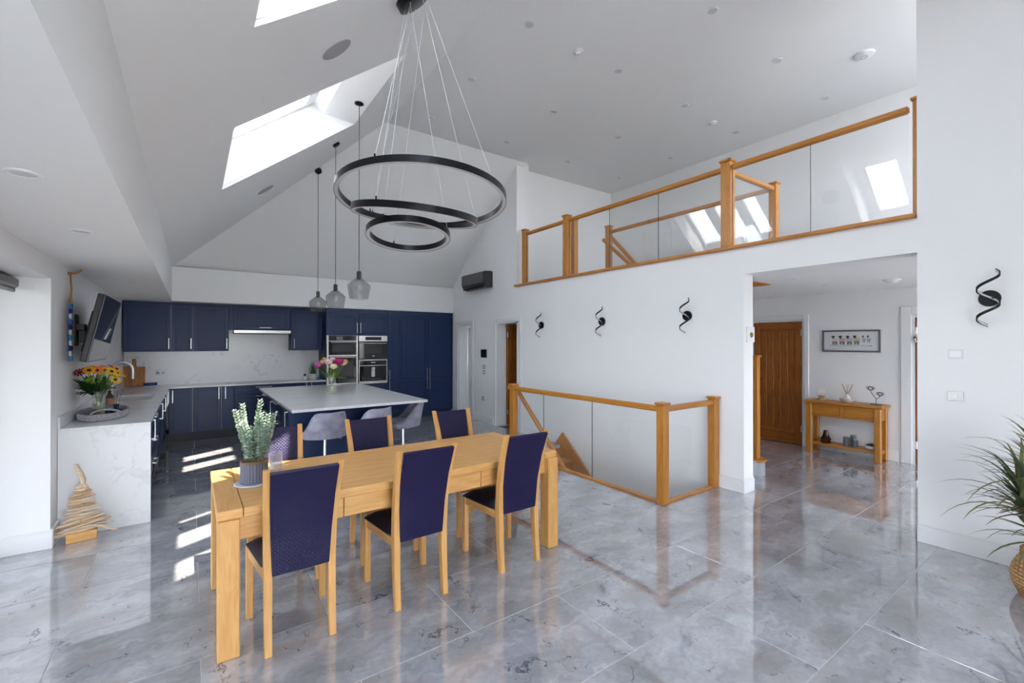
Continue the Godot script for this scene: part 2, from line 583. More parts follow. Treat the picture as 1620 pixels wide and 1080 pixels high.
func structure() -> void:
	# ---- floor: pale joints with separate polished tiles lying in them
	var fl := setting("floor")
	var HX0 := 3.93
	var HZ0 := -5.42
	var HZ1 := -2.86
	bx("bed", Vector3(-1.4, -0.3, -9.9), Vector3(HX0, -0.002, 2.8), M.grout, fl)
	bx("bed", Vector3(HX0, -0.3, HZ1), Vector3(8.1, -0.002, 2.8), M.grout, fl)
	bx("bed", Vector3(HX0, -0.3, -9.9), Vector3(8.1, -0.002, HZ0), M.grout, fl)
	bx("bed", Vector3(XW + 0.04, -0.3, HZ0), Vector3(8.1, -0.002, HZ1), M.grout, fl)
	var TW := 1.257
	var TH := 0.629
	var row := 0
	for r in range(-6, 15):
		var zt := -0.305 - (r + 1) * TH
		var zb := zt + TH
		var shift := 0.040 if posmod(r, 2) == 1 else 0.668
		for c in range(-3, 7):
			var xa := shift + c * TW
			var xb := xa + TW
			if xb < -1.3 or xa > 8.0:
				continue
			var rects := [Rect2(xa, zt, TW, TH)]
			var hole := Rect2(HX0 - 0.045, HZ0, XW - HX0 + 0.05, HZ1 - HZ0 + 0.045)
			if rects[0].intersects(hole):
				var q: Rect2 = rects[0]
				rects = []
				if q.position.x < hole.position.x:
					rects.append(Rect2(q.position.x, q.position.y, hole.position.x - q.position.x, q.size.y))
				if q.end.x > hole.end.x:
					rects.append(Rect2(hole.end.x, q.position.y, q.end.x - hole.end.x, q.size.y))
				if q.position.y < hole.position.y:
					rects.append(Rect2(maxf(q.position.x, hole.position.x), q.position.y, minf(q.end.x, hole.end.x) - maxf(q.position.x, hole.position.x), hole.position.y - q.position.y))
				if q.end.y > hole.end.y:
					rects.append(Rect2(maxf(q.position.x, hole.position.x), hole.end.y, minf(q.end.x, hole.end.x) - maxf(q.position.x, hole.position.x), q.end.y - hole.end.y))
			var du := rng.randf() * 0.48
			var dv := rng.randf() * 0.62
			var flip := rng.randi() % 2 == 1
			for q in rects:
				if q.size.x < 0.02 or q.size.y < 0.02:
					continue
				tile(fl, q, Vector2(xa, zt), du, dv, flip)
	# ---- stair well going down
	var wl := setting("wall_stairwell")
	bx("panel", Vector3(3.70, -2.9, HZ0 - 1.2), Vector3(HX0, -0.3, HZ1 + 0.2), M.wall, wl)
	bx("panel", Vector3(3.70, -2.9, HZ1), Vector3(XW, -0.3, HZ1 + 0.2), M.wall, wl)
	bx("panel", Vector3(3.70, -2.9, HZ0 - 1.2), Vector3(XW, -0.3, HZ0 - 1.0), M.wall, wl)
	bx("lower_floor", Vector3(3.5, -2.95, -7.0), Vector3(5.2, -2.8, -2.5), M.carpet, wl)

	# ---- left wall with the wide glazed opening
	var wa := setting("wall_left")
	wall_pieces(-1.4, XL, -9.9, 2.6, 0.0, 2.31, [[-5.03, -1.415, 0.0, 2.14]], M.wall, wa)
	bx("added_overhang", Vector3(-3.9, 2.33, -10.2), Vector3(-1.4, 2.5, 3.2), M.wall, wa)  # unseen overhang added to cut sky light at the side glazing
	var w3 := setting("window_3")
	for i in 2:
		var za := -5.03 + i * 1.8075
		var f := Geo.new()
		f.box(Vector3(-1.33, 2.10, za + 0.904), Vector3(0.08, 0.08, 1.8075))
		f.box(Vector3(-1.33, 0.04, za + 0.904), Vector3(0.08, 0.08, 1.8075))
		f.box(Vector3(-1.33, 1.07, za + 0.04), Vector3(0.079, 2.0, 0.08))
		f.box(Vector3(-1.33, 1.07, za + 1.7675), Vector3(0.079, 2.0, 0.08))
		part("window_frame", f, M.charcoal, w3)
		bx("pane", Vector3(-1.335, 0.08, za + 0.08), Vector3(-1.325, 2.06, za + 1.7275), M.glazing_dimmed, w3)
	# ---- back wall of the kitchen, soffit over the cupboards, bulkhead along the left
	var wb := setting("wall_kitchen")
	bx("panel", Vector3(-1.4, -0.3, -10.05), Vector3(5.1, 2.9, -9.75), M.wall, wb)
	bx("soffit", Vector3(BX, 2.31, -9.75), Vector3(XW, 2.78, -9.16), M.wall, wb)
	bx("soffit_face", Vector3(BX, 2.31, -9.16), Vector3(XW, 2.87, -9.12), M.wall, wb)
	var ce := setting("ceiling")
	bx("low_ceiling", Vector3(-1.4, 2.31, -9.75), Vector3(BX, 2.87, 2.8), M.ceiling, ce)
	# ---- sloping ceiling with two skylight openings, hip end, flat part
	var up := Vector3(-0.10, 0.14, 0)
	var S := func(x: float, z: float) -> Vector3: return Vector3(x, sy(x), z)
	slab("slope", [S.call(BX, -9.188), S.call(FX, -6.6), S.call(BX, -6.6)], up, M.ceiling, ce)
	var LO := 0.265
	var HI := 1.674
	var wells := [[-5.78, -4.06], [-2.70, -0.90]]
	var z := -6.6
	for w in wells:
		slab("slope", [S.call(BX, z), S.call(FX, z), S.call(FX, w[0]), S.call(BX, w[0])], up, M.ceiling, ce)
		slab("slope", [S.call(BX, w[0]), S.call(LO, w[0]), S.call(LO, w[1]), S.call(BX, w[1])], up, M.ceiling, ce)
		slab("slope", [S.call(HI, w[0]), S.call(FX, w[0]), S.call(FX, w[1]), S.call(HI, w[1])], up, M.ceiling, ce)
		z = w[1]
	slab("slope", [S.call(BX, z), S.call(FX, z), S.call(FX, 2.8), S.call(BX, 2.8)], up, M.ceiling, ce)
	slab("hip", [Vector3(BX, 2.87, -9.188), Vector3(BX, 2.78, -9.30), Vector3(XW + 0.2, 2.78, -9.30), Vector3(XW + 0.2, HC, -6.6), Vector3(FX, HC, -6.6)], Vector3(0, 0.14, -0.10), M.ceiling, ce)
	bx("flat_ceiling", Vector3(FX, HC, -7.1), Vector3(8.0, HC + 0.2, 2.8), M.ceiling, ce)
	skylight("window_1", wells[0][0], wells[0][1], -4.92)
	skylight("window_2", wells[1][0], wells[1][1], -1.76)

	# ---- right wall: kitchen part with two doorways, balcony part, hall opening, tall near part
	var wr := setting("wall_right")
	wall_pieces(XW, 5.09, -9.9, -6.67, -0.3, HC, [[-8.90, -8.29, 0.0, 2.03], [-7.36, -6.59, 0.0, 2.03]], M.wall, wr)
	bx("pier", Vector3(5.09, 2.40, -6.87), Vector3(5.15, HC, -6.67), M.wall, wr)
	wall_pieces(XW, 5.07, -6.67, -2.50, -2.9, 2.66, [], M.wall, wr)
	wall_pieces(XW, 5.07, -2.50, -1.07, 2.375, 2.66, [], M.wall, wr)
	wall_pieces(XW, 5.07, -1.07, 2.6, -0.3, HC, [], M.wall, wr)
	# ---- wall behind the camera, with unseen glazing added to light the room
	var wn := setting("wall_near")
	bx("panel", Vector3(-1.4, -0.3, 2.6), Vector3(-0.6, 5.2, 2.8), M.wall, wn)
	bx("panel", Vector3(4.6, -0.3, 2.6), Vector3(5.07, 5.2, 2.8), M.wall, wn)
	bx("panel", Vector3(5.07, 2.6, 2.6), Vector3(8.1, 2.8, 2.8), M.wall, wn)
	bx("panel", Vector3(5.07, 4.8, 2.6), Vector3(8.1, 5.2, 2.8), M.wall, wn)
	bx("panel", Vector3(5.07, 2.8, 2.6), Vector3(5.15, 4.8, 2.8), M.wall, wn)
	bx("panel", Vector3(7.55, 2.8, 2.6), Vector3(8.1, 4.8, 2.8), M.wall, wn)
	bx("panel", Vector3(-0.6, 2.3, 2.6), Vector3(4.6, 5.2, 2.8), M.wall, wn)
	bx("panel", Vector3(-0.6 + NB * 1.3, -0.3, 2.6), Vector3(4.6, 2.3, 2.8), M.wall, wn)
	var w4 := setting("added_window_4")
	for i in NB:
		var xa := -0.6 + i * 1.3
		var f := Geo.new()
		f.box(Vector3(xa + 0.65, 2.25, 2.7), Vector3(1.3, 0.1, 0.08))
		f.box(Vector3(xa + 0.65, 0.05, 2.7), Vector3(1.3, 0.1, 0.08))
		f.box(Vector3(xa + 0.04, 1.15, 2.7), Vector3(0.08, 2.1, 0.079))
		f.box(Vector3(xa + 1.26, 1.15, 2.7), Vector3(0.08, 2.1, 0.079))
		part("window_frame", f, M.charcoal, w4)
		bx("pane", Vector3(xa + 0.08, 0.1, 2.695), Vector3(xa + 1.22, 2.2, 2.705), M.glazing, w4)
	for g in [[5.15, 7.55, 2.8, 4.8]]:  # unseen landing end window, added to brighten ceiling and kitchen
		bx("pane", Vector3(g[0], g[2], 2.695), Vector3(g[1], g[3], 2.705), M.glazing, w4)
	# ---- landing behind the balcony, hall below it
	var la := setting("wall_landing")
	bx("panel", Vector3(5.09, 2.40, -7.1), Vector3(8.0, HC, -6.87), M.wall, la)
	wall_pieces(7.62, 7.8, -7.1, 2.6, 2.66, HC, [[0.1, 2.4, 2.85, 4.6]], M.wall, la)
	bx("pane", Vector3(7.70, 2.85, 0.1), Vector3(7.71, 4.6, 2.4), M.glazing, la)  # unseen landing side window, added as a light source
	bx("landing_floor", Vector3(5.07, 2.375, -6.9), Vector3(7.62, 2.68, -5.5), M.ceiling, la)
	bx("landing_floor", Vector3(5.98, 2.375, -5.5), Vector3(7.62, 2.68, -2.72), M.ceiling, la)
	bx("landing_floor", Vector3(5.07, 2.375, -2.72), Vector3(7.62, 2.68, 2.6), M.ceiling, la)
	bx("added_landing_carpet", Vector3(5.07, 2.68, -2.72), Vector3(7.62, 2.692, 2.6), M.added_landing_carpet, la)  # unseen layer added to cut sun bounce onto the ceiling
	bx("added_landing_carpet", Vector3(5.98, 2.68, -6.87), Vector3(7.62, 2.692, -2.72), M.added_landing_carpet, la)
	bx("added_landing_carpet", Vector3(5.15, 2.68, -6.87), Vector3(5.98, 2.692, -5.5), M.added_landing_carpet, la)
	var wh := setting("wall_hall")
	wall_pieces(7.88, 8.08, -5.6, 2.6, -0.3, 2.68, [[-3.90, -3.09, 0.0, 2.0], [-1.785, -0.95, 0.0, 2.0]], M.wall, wh)
	bx("panel", Vector3(7.62, 2.375, -5.6), Vector3(7.88, 2.68, 2.6), M.wall, wh)
	bx("panel", Vector3(5.95, 0.0, -5.6), Vector3(8.08, 2.68, -5.4), M.wall, wh)
	# front of the hall: unseen glazing added to light it
	var w5 := setting("added_window_5")
	bx("panel", Vector3(5.07, 2.25, 0.6), Vector3(7.88, 2.375, 0.7), M.wall, w5)
	var f5 := Geo.new()
	for px in [5.11, 6.03, 6.94, 7.84]:
		f5.box(Vector3(px, 1.125, 0.65), Vector3(0.08, 2.25, 0.06))
	part("window_frame", f5, M.charcoal, w5)
	bx("pane", Vector3(5.1, 0.02, 0.647), Vector3(7.85, 2.25, 0.653), M.glazing_hall, w5)
	bx("backing", Vector3(8.08, -0.3, -5.6), Vector3(8.2, 2.68, 0.6), M.wall, wh)
	# rooms beyond the two kitchen doorways, with an unseen opening added to brighten them
	var wu := setting("wall_utility")
	wall_pieces(6.4, 6.6, -9.9, -5.4, 0.0, 2.4, [[-9.5, -9.0, 1.2, 2.0]], M.wall, wu)
	bx("panel", Vector3(5.09, 2.38, -9.9), Vector3(6.6, 2.68, -6.9), M.ceiling, wu)
	bx("panel", Vector3(5.09, 0.0, -7.62), Vector3(6.4, 2.38, -7.52), M.wall, wu)
	bx("panel", Vector3(5.07, 0.0, -5.9), Vector3(6.4, 2.38, -5.6), M.wall, wu)
	bx("panel", Vector3(5.09, 0.0, -10.05), Vector3(6.6, 2.4, -9.75), M.wall, wu)
	bx("panel", Vector3(5.07, 2.0, -7.0), Vector3(6.6, 2.4, -5.4), M.wall, wu)
	# ---- ground outside
	var gr := setting("patio")
	bx("paving", Vector3(-14, -0.4, -18), Vector3(-1.45, -0.08, 18), M.patio, gr)
	bx("paving", Vector3(-1.45, -0.4, 2.85), Vector3(16, -0.08, 18), M.patio, gr)
	bx("paving", Vector3(-1.45, -0.4, -18), Vector3(16, -0.08, -10.1), M.patio, gr)

	# ---- skirting boards
	skirting("baseboard_right", [[XW, -1.07, XW, 2.6, -1], [XW, -2.78, XW, -2.50, -1], [XW, -6.44, XW, -5.5, -1], [XW, -8.19, XW, -7.445, -1]])
	skirting("baseboard_opening", [[XW - 0.02, -2.5, 5.07, -2.5, 1]], true)
	skirting("baseboard_left", [[-1.28, -5.03, XL + 0.018, -5.03, 1]], true)
	skirting("baseboard_hall", [[7.88, -3.02, 7.88, -1.92, -1]])
	bx("board", Vector3(XL, 0, -5.25), Vector3(XL + 0.018, 0.15, -5.03), M.gloss_white, setting("baseboard_corner"))


func skirting(called: String, runs: Array, across := false) -> void:
	var p := setting(called)
	for r in runs:
		if across:
			bx("board", Vector3(r[0], 0, r[1]), Vector3(r[2], 0.135, r[1] + 0.018 * r[4]), M.gloss_white, p, 0.004)
			bx("bead", Vector3(r[0], 0.135, r[1]), Vector3(r[2], 0.15, r[1] + 0.011 * r[4]), M.gloss_white, p, 0.003)
		else:
			bx("board", Vector3(r[0], 0, r[1]), Vector3(r[0] + 0.018 * r[4], 0.135, r[3]), M.gloss_white, p, 0.004)
			bx("bead", Vector3(r[0], 0.135, r[1]), Vector3(r[0] + 0.011 * r[4], 0.15, r[3]), M.gloss_white, p, 0.003)


func tile(parent: Node3D, q: Rect2, o: Vector2, du: float, dv: float, flip: bool) -> void:
	var g := Geo.new()
	var j := 0.0022
	var b := 0.0012
	var a := Vector3(q.position.x + j, 0, q.position.y + j)
	var c := Vector3(q.end.x - j, 0, q.end.y - j)
	var uv := func(p: Vector3) -> Vector2:
		var u := (p.x - o.x) / 2.45
		var w := (p.z - o.y) / 1.70
		if flip:
			u = 0.513 - u
			w = 0.370 - w
		return Vector2(du + u, dv + w)
	var top := [Vector3(a.x + b, 0, a.z + b), Vector3(c.x - b, 0, a.z + b), Vector3(c.x - b, 0, c.z - b), Vector3(a.x + b, 0, c.z - b)]
	var low := [Vector3(a.x, -b, a.z), Vector3(c.x, -b, a.z), Vector3(c.x, -b, c.z), Vector3(a.x, -b, c.z)]
	g.tri(top[0], top[1], top[2], Vector3.UP, Vector3.UP, Vector3.UP, uv.call(top[0]), uv.call(top[1]), uv.call(top[2]))
	g.tri(top[0], top[2], top[3], Vector3.UP, Vector3.UP, Vector3.UP, uv.call(top[0]), uv.call(top[2]), uv.call(top[3]))
	var outs := [Vector3(0, 0, -1), Vector3(1, 0, 0), Vector3(0, 0, 1), Vector3(-1, 0, 0)]
	for i in 4:
		var k := (i + 1) % 4
		var nn: Vector3 = (outs[i] + Vector3.UP).normalized()
		g.tri(top[i], top[k], low[k], nn, nn, nn, uv.call(top[i]), uv.call(top[k]), uv.call(low[k]))
		g.tri(top[i], low[k], low[i], nn, nn, nn, uv.call(top[i]), uv.call(low[k]), uv.call(low[i]))
		var dn := Vector3(0, -0.009, 0)
		g.tri(low[i], low[k], low[k] + dn, outs[i], outs[i], outs[i], uv.call(low[i]), uv.call(low[k]), uv.call(low[k]))
		g.tri(low[i], low[k] + dn, low[i] + dn, outs[i], outs[i], outs[i], uv.call(low[i]), uv.call(low[k]), uv.call(low[i]))
	part("tile", g, M.stone, parent)


# splayed light well with three narrow roof windows side by side at its top
func skylight(called: String, z0: float, z1: float, zc: float) -> void:
	var w := setting(called)
	var P := [Vector2(0.265, sy(0.265)), Vector2(0.33, 3.835), Vector2(1.19, 4.512), Vector2(1.30, 4.42), Vector2(1.674, sy(1.674))]
	var cheek := PackedVector2Array([P[0] + Vector2(-0.05, 0.0), P[1] + Vector2(-0.05, 0.08), P[2] + Vector2(0, 0.12), P[3] + Vector2(0.1, 0.15), P[4] + Vector2(0.06, 0.15), P[4]])
	for e in [[z0 + 0.004, -0.05], [z1 - 0.004, 0.05]]:
		part("reveal", Geo.new().prism(cheek, Vector3(0, 0, e[0]), Vector3.RIGHT, Vector3.UP, Vector3(0, 0, e[1])), M.wall, w)
	var len := z1 - z0
	for i in [[0, 1, Vector2(-0.05, 0.0)], [3, 2, Vector2(0.03, 0.08)], [4, 3, Vector2(0.0, 0.12)]]:
		var a: Vector2 = P[i[0]]
		var b: Vector2 = P[i[1]]
		var d: Vector2 = i[2]
		part("reveal", Geo.new().prism(PackedVector2Array([a, b, b + d, a + d]), Vector3(0, 0, z0), Vector3.RIGHT, Vector3.UP, Vector3(0, 0, len)), M.wall, w)
	var t: Vector2 = (P[2] - P[1]).normalized()
	var n := Vector2(-t.y, t.x)
	var L: float = P[1].distance_to(P[2])
	var T := Vector3(t.x, t.y, 0)
	var N := Vector3(n.x, n.y, 0)
	var O := Vector3(P[1].x, P[1].y, 0)
	var f := Geo.new()
	var rect := func(s0: float, s1: float, za: float, zb: float, h0: float, h1: float) -> void:
		f.box(O + T * (s0 + s1) * 0.5 + N * (h0 + h1) * 0.5 + Vector3(0, 0, (za + zb) * 0.5), Vector3(s1 - s0, h1 - h0, zb - za), 0.0, Basis(T, N, Vector3.BACK))
	rect.call(-0.06, 0.055, z0, z1, 0.0, 0.09)
	rect.call(L - 0.13, L + 0.06, z0, z1, 0.0, 0.09)
	var edge := z0
	for k in 3:
		var za := zc + (k - 1) * 0.60 - 0.195
		rect.call(0.05, L - 0.12, edge, za, 0.001, 0.091)
		edge = za + 0.39
	rect.call(0.05, L - 0.12, edge, z1, 0.001, 0.091)
	part("window_frame", f, M.gloss_white, w)
	for k in 3:
		var za := zc + (k - 1) * 0.60 - 0.195
		var g := Geo.new().box(O + T * (L * 0.5) + N * 0.06 + Vector3(0, 0, za + 0.195), Vector3(L - 0.16, 0.006, 0.39), 0.0, Basis(T, N, Vector3.BACK))
		part("pane", g, M.glazing, w)


# door casing on the face x of a wall: two jambs and a head
func casing(called: String, x: float, sgn: float, z0: float, z1: float, h: float, depth: float, wide := 0.07) -> void:
	var p := setting(called)
	for zz in [[z0 - wide, z0], [z1, z1 + wide]]:
		bx("architrave", Vector3(x, 0, zz[0]), Vector3(x + 0.02 * sgn, h + wide, zz[1]), M.gloss_white, p, 0.005)
	bx("architrave", Vector3(x, h, z0), Vector3(x + 0.02 * sgn, h + wide, z1), M.gloss_white, p, 0.005)
	for zz in [[z0, z0 + 0.03], [z1 - 0.03, z1]]:
		bx("lining", Vector3(x, 0, zz[0]), Vector3(x - depth * sgn, h, zz[1]), M.gloss_white, p)
	bx("lining", Vector3(x, h - 0.03, z0 + 0.03), Vector3(x - depth * sgn, h, z1 - 0.03), M.gloss_white, p)


# ledged oak door: stiles and rails round upright boards. a = hinge foot, dir along the leaf, nrm out of its face
func oak_door(called: String, a: Vector3, dir: Vector3, nrm: Vector3, w: float, h: float, boards: int, handle_at: float) -> Node3D:
	var d := setting(called)
	var y := Vector3.UP
	var st := 0.10
	for s in [[0.0, st], [w - st, w]]:
		beam("stile", a + dir * (s[0] + s[1]) * 0.5, a + dir * (s[0] + s[1]) * 0.5 + y * h, 0.044, s[1] - s[0], M.door_oak, d, 0.004, nrm)
	for r in [[0.0, 0.2], [h - 0.13, h]]:
		beam("cross_rail", a + dir * st + y * (r[0] + r[1]) * 0.5, a + dir * (w - st) + y * (r[0] + r[1]) * 0.5, 0.043, r[1] - r[0], M.door_oak_b, d, 0.004, nrm)
	var bw := (w - 2 * st) / boards
	for i in boards:
		var c := a + dir * (st + (i + 0.5) * bw)
		beam("board", c + y * 0.2, c + y * (h - 0.13), 0.024, bw - 0.003, M.door_oak if i % 2 == 0 else M.door_oak_b, d, 0.005, nrm)
	beam("core", a + dir * (w * 0.5) + y * 0.15, a + dir * (w * 0.5) + y * (h - 0.1), 0.014, w - 2 * st + 0.02, M.door_oak_b, d, 0.0, nrm)
	var hp := a + dir * handle_at + y * 1.0
	var hd := Geo.new()
	hd.tube([hp + nrm * 0.02, hp + nrm * 0.032], 0.026, 16)
	hd.tube([hp + nrm * 0.03, hp + nrm * 0.065], 0.009, 10)
	var sg := 1.0 if handle_at < w * 0.5 else -1.0
	hd.tube([hp + nrm * 0.06, hp + nrm * 0.06 + dir * 0.11 * sg], 0.009, 10)
	part("handle", hd, M.black, d)
	for hy in [0.25, 1.78]:
		part("hinge", sbox(Vector3(0.012, 0.1, 0.03), 0.002), M.steel, d, a + y * hy + nrm * 0.022)
	return d


func doors() -> void:
	casing("trim_1", XW, -1.0, -8.90, -8.29, 2.03, 0.22)
	casing("trim_2", XW, -1.0, -7.36, -6.59, 2.03, 0.22)
	casing("trim_3", 7.88, -1.0, -3.90, -3.09, 2.0, 0.2)
	casing("trim_4", 7.88, -1.0, -1.785, -0.95, 2.0, 0.2, 0.115)
	oak_door("door_1", Vector3(5.10, 0.01, -7.31), Vector3.RIGHT, Vector3(0, 0, 1), 0.74, 1.98, 5, 0.66)
	oak_door("door_2", Vector3(7.905, 0.01, -3.125), Vector3(0, 0, -1), Vector3(-1, 0, 0), 0.75, 1.955, 5, 0.69)
	oak_door("door_3", Vector3(7.91, 0.01, -1.75), Vector3(0, 0, 1), Vector3(-1, 0, 0), 0.76, 1.955, 5, 0.69)
	# white panelled leaf of the first kitchen doorway, opened inwards
	var d := setting("door_4")
	bx("leaf", Vector3(5.10, 0.01, -8.865), Vector3(5.66, 1.98, -8.83), M.gloss_white, d, 0.003)
	var hp := Vector3(5.6, 1.0, -8.83)
	part("handle", Geo.new().tube([hp, hp + Vector3(0, 0, 0.05), hp + Vector3(-0.1, 0, 0.05)], 0.009, 8), M.charcoal, d)


# shaker front in its own plane: local x across, y up, +z out. Origin at the lower corner
func shaker(w: float, h: float, fr := 0.062) -> ArrayMesh:
	var k := "sh_%.3f_%.3f_%.3f" % [w, h, fr]
	if cache.has(k):
		return cache[k]
	var g := Geo.new()
	var t := 0.022
	g.box(Vector3(fr * 0.5, h * 0.5, t * 0.5), Vector3(fr, h, t), 0.0035)
	g.box(Vector3(w - fr * 0.5, h * 0.5, t * 0.5), Vector3(fr, h, t), 0.0035)
	g.box(Vector3(w * 0.5, fr * 0.5, t * 0.5), Vector3(w - 2 * fr, fr, t), 0.0035)
	g.box(Vector3(w * 0.5, h - fr * 0.5, t * 0.5), Vector3(w - 2 * fr, fr, t), 0.0035)
	g.box(Vector3(w * 0.5, h * 0.5, 0.0035), Vector3(w - 2 * fr + 0.004, h - 2 * fr + 0.004, 0.007))
	cache[k] = g.mesh()
	return cache[k]


# bow handle, local: along y (upright) or x, standing off +z
func handle_mesh(l: float, upright: bool) -> ArrayMesh:
	var k := "hd_%.3f_%s" % [l, upright]
	if not cache.has(k):
		var g := Geo.new()
		var d := Vector3.UP if upright else Vector3.RIGHT
		g.box(Vector3(0, 0, 0.035), (Vector3(0.012, l, 0.01) if upright else Vector3(l, 0.012, 0.01)), 0.002)
		for s in [-0.5, 0.5]:
			g.box(d * (l - 0.012) * s + Vector3(0, 0, 0.0175), Vector3(0.012, 0.012, 0.035), 0.001)
		cache[k] = g.mesh()
	return cache[k]


# a cupboard front with its handle. o = lower corner, ax = direction across, out = outward
func front(parent: Node3D, called: String, o: Vector3, w: float, h: float, turn: float, hx: float, hy: float, hl: float, upright: bool, plain := false) -> Node3D:
	var d: MeshInstance3D
	var gap := 0.002
	if plain:
		d = part(called, Geo.new().box(Vector3((w - 2 * gap) * 0.5, (h - 2 * gap) * 0.5, 0.011), Vector3(w - 2 * gap, h - 2 * gap, 0.022), 0.002), M.navy, parent)
	else:
		d = part(called, shaker(w - 2 * gap, h - 2 * gap, minf(0.062, h * 0.24)), M.navy, parent)
	d.transform = Transform3D(Basis(Vector3.UP, turn), o + Basis(Vector3.UP, turn) * Vector3(gap, gap, 0))
	if hl > 0.0:
		part("handle", handle_mesh(hl, upright), M.steel, d, Vector3(hx, hy, 0.021))
	return d


func cabinet(label: String, lo: Vector3, hi: Vector3, called := "base_cabinet", group := "") -> Node3D:
	var c := thing(called, label, "cabinet", Vector3((lo.x + hi.x) * 0.5, lo.y, (lo.z + hi.z) * 0.5), 0.0, group)
	part("body", sbox(hi - lo, 0.001), M.navy_dark, c, Vector3(0, (hi.y - lo.y) * 0.5, 0))
	return c


func kitchen() -> void:
	var G1 := "navy base cabinets"
	# ---------- back run of base cabinets (doors face +z at z -9.15)
	var zf := -9.172
	var xs := [-0.30, 0.022, 0.423, 0.608, 1.50, 2.11]
	var labs := ["navy shaker base cabinet in the back corner beside the sink run", "navy shaker base cabinet, second from the back corner", "narrow navy pull-out cabinet just left of the hob drawers", "wide navy drawer cabinet under the black hob", "navy base cabinet between the hob drawers and the ovens"]
	for i in 5:
		var x0: float = xs[i]
		var x1: float = xs[i + 1]
		var c := cabinet(labs[i], Vector3(x0 + 0.001, 0.14, -9.745), Vector3(x1 - 0.001, 0.884, zf), "base_cabinet", G1)
		var o := Vector3(x0, 0.15, zf) - c.position
		var w := x1 - x0
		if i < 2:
			part("pale_edge", sbox(Vector3(0.009, 0.73, 0.004), 0.0), M.pale_strip, c, o + Vector3(w - 0.0045, 0.365, 0.0245))  # thin pale strip laid over the gap between doors
		if i == 0:
			front(c, "door", o, w, 0.73, 0.0, 0.05, 0.60, 0.2, true)
		elif i == 1:
			front(c, "door", o, w, 0.73, 0.0, w - 0.045, 0.62, 0.2, true)
		elif i == 2:
			front(c, "door", o, w, 0.73, 0.0, 0.05, 0.62, 0.2, true, true)
		elif i == 3:
			front(c, "drawer", o + Vector3(0, 0.57, 0), w, 0.16, 0.0, w * 0.5, 0.12, 0.25, false)
			front(c, "drawer", o + Vector3(0, 0.285, 0), w, 0.285, 0.0, w * 0.5, 0.25, 0.25, false)
			front(c, "drawer", o, w, 0.285, 0.0, w * 0.5, 0.25, 0.25, false)
		else:
			front(c, "door", o, w * 0.5, 0.73, 0.0, w * 0.5 - 0.045, 0.62, 0.2, true)
			front(c, "door", o + Vector3(w * 0.5, 0, 0), w * 0.5, 0.73, 0.0, 0.045, 0.62, 0.2, true)
	# ---------- left run along the window wall (doors face +x at x -0.35)
	var xf := -0.355
	var zs := [-5.27, -5.87, -6.47, -7.35, -8.15, -8.75, -9.16]
	var labl := ["navy base cabinet nearest the marbled waterfall end of the side run", "navy drawer cabinet, second from the waterfall end", "navy base cabinet, third from the waterfall end", "navy sink cabinet under the chrome tap", "navy base cabinet just past the sink", "slim navy corner cabinet at the end of the side run"]
	for i in 6:
		var z1: float = zs[i]
		var z0: float = zs[i + 1]
		var c := cabinet(labl[i], Vector3(XL + 0.005, 0.14, z0 + 0.001), Vector3(xf, 0.884 if i != 3 else 0.655, z1 - 0.001), "base_cabinet", G1)
		var w := z1 - z0
		var o := Vector3(xf, 0.15, z1) - c.position
		if i == 1:
			for k in 3:
				front(c, "drawer", o + Vector3(0, k * 0.2433, 0), w, 0.2433, PI / 2, w * 0.5, 0.21, 0.25, false)
		else:
			front(c, "door", o, w, 0.73, PI / 2, w - 0.05, 0.60, 0.2, true)
	# plinths under both runs
	var pl := setting("trim_5")
	bx("plinth", Vector3(-0.35, 0, -9.7), Vector3(2.11, 0.139, -9.23), M.plinth, pl)
	bx("plinth", Vector3(XL + 0.02, 0, -9.2), Vector3(-0.41, 0.139, -5.28), M.plinth, pl)
	bx("plinth", Vector3(2.115, 0, -9.7), Vector3(4.85, 0.119, -9.19), M.navy_dark, pl)
	# ---------- worktop with sink cut-out, waterfall end, upstand
	var wt := thing("worktop", "pale marbled quartz worktop running round the corner with a waterfall end", "worktop", Vector3(-0.6, 0, -7.4))
	var q := -wt.position
	bx("slab", q + Vector3(XL + 0.003, 0.885, -7.40), q + Vector3(-0.30, 0.91, -5.2405), M.quartz, wt, 0.002)
	bx("slab", q + Vector3(XL + 0.003, 0.885, -8.12), q + Vector3(-0.80, 0.91, -7.40), M.quartz, wt)
	bx("slab", q + Vector3(-0.42, 0.885, -8.12), q + Vector3(-0.30, 0.91, -7.40), M.quartz, wt)
	bx("slab", q + Vector3(XL + 0.003, 0.885, -9.745), q + Vector3(-0.30, 0.91, -8.12), M.quartz, wt, 0.002)
	bx("slab", q + Vector3(-0.30, 0.885, -9.745), q + Vector3(2.108, 0.91, -9.12), M.quartz, wt, 0.002)
	bx("waterfall_end", q + Vector3(XL + 0.003, 0.0, -5.265), q + Vector3(-0.30, 0.885, -5.2405), M.quartz, wt, 0.002)
	bx("upstand", q + Vector3(XL + 0.002, 0.911, -9.60), q + Vector3(XL + 0.018, 1.01, -5.2405), M.quartz, wt, 0.002)
	# undermounted sink bowl
	var sk := thing("sink", "steel undermounted sink bowl sunk into the worktop by the tap", "sink", Vector3(-0.61, 0.66, -7.76))
	var sg := Geo.new()
	sg.box(Vector3(0, 0.006, 0), Vector3(0.37, 0.012, 0.71))
	for s in [-1.0, 1.0]:
		sg.box(Vector3(0.184 * s, 0.115, 0), Vector3(0.01, 0.225, 0.71))
		sg.box(Vector3(0, 0.115, 0.355 * s), Vector3(0.37, 0.225, 0.01))
	part("bowl", sg, M.steel, sk)
	part("drain", Geo.new().lathe([Vector2(0, 0.016), Vector2(0.04, 0.016), Vector2(0.045, 0.012)], 20), M.chrome, sk)
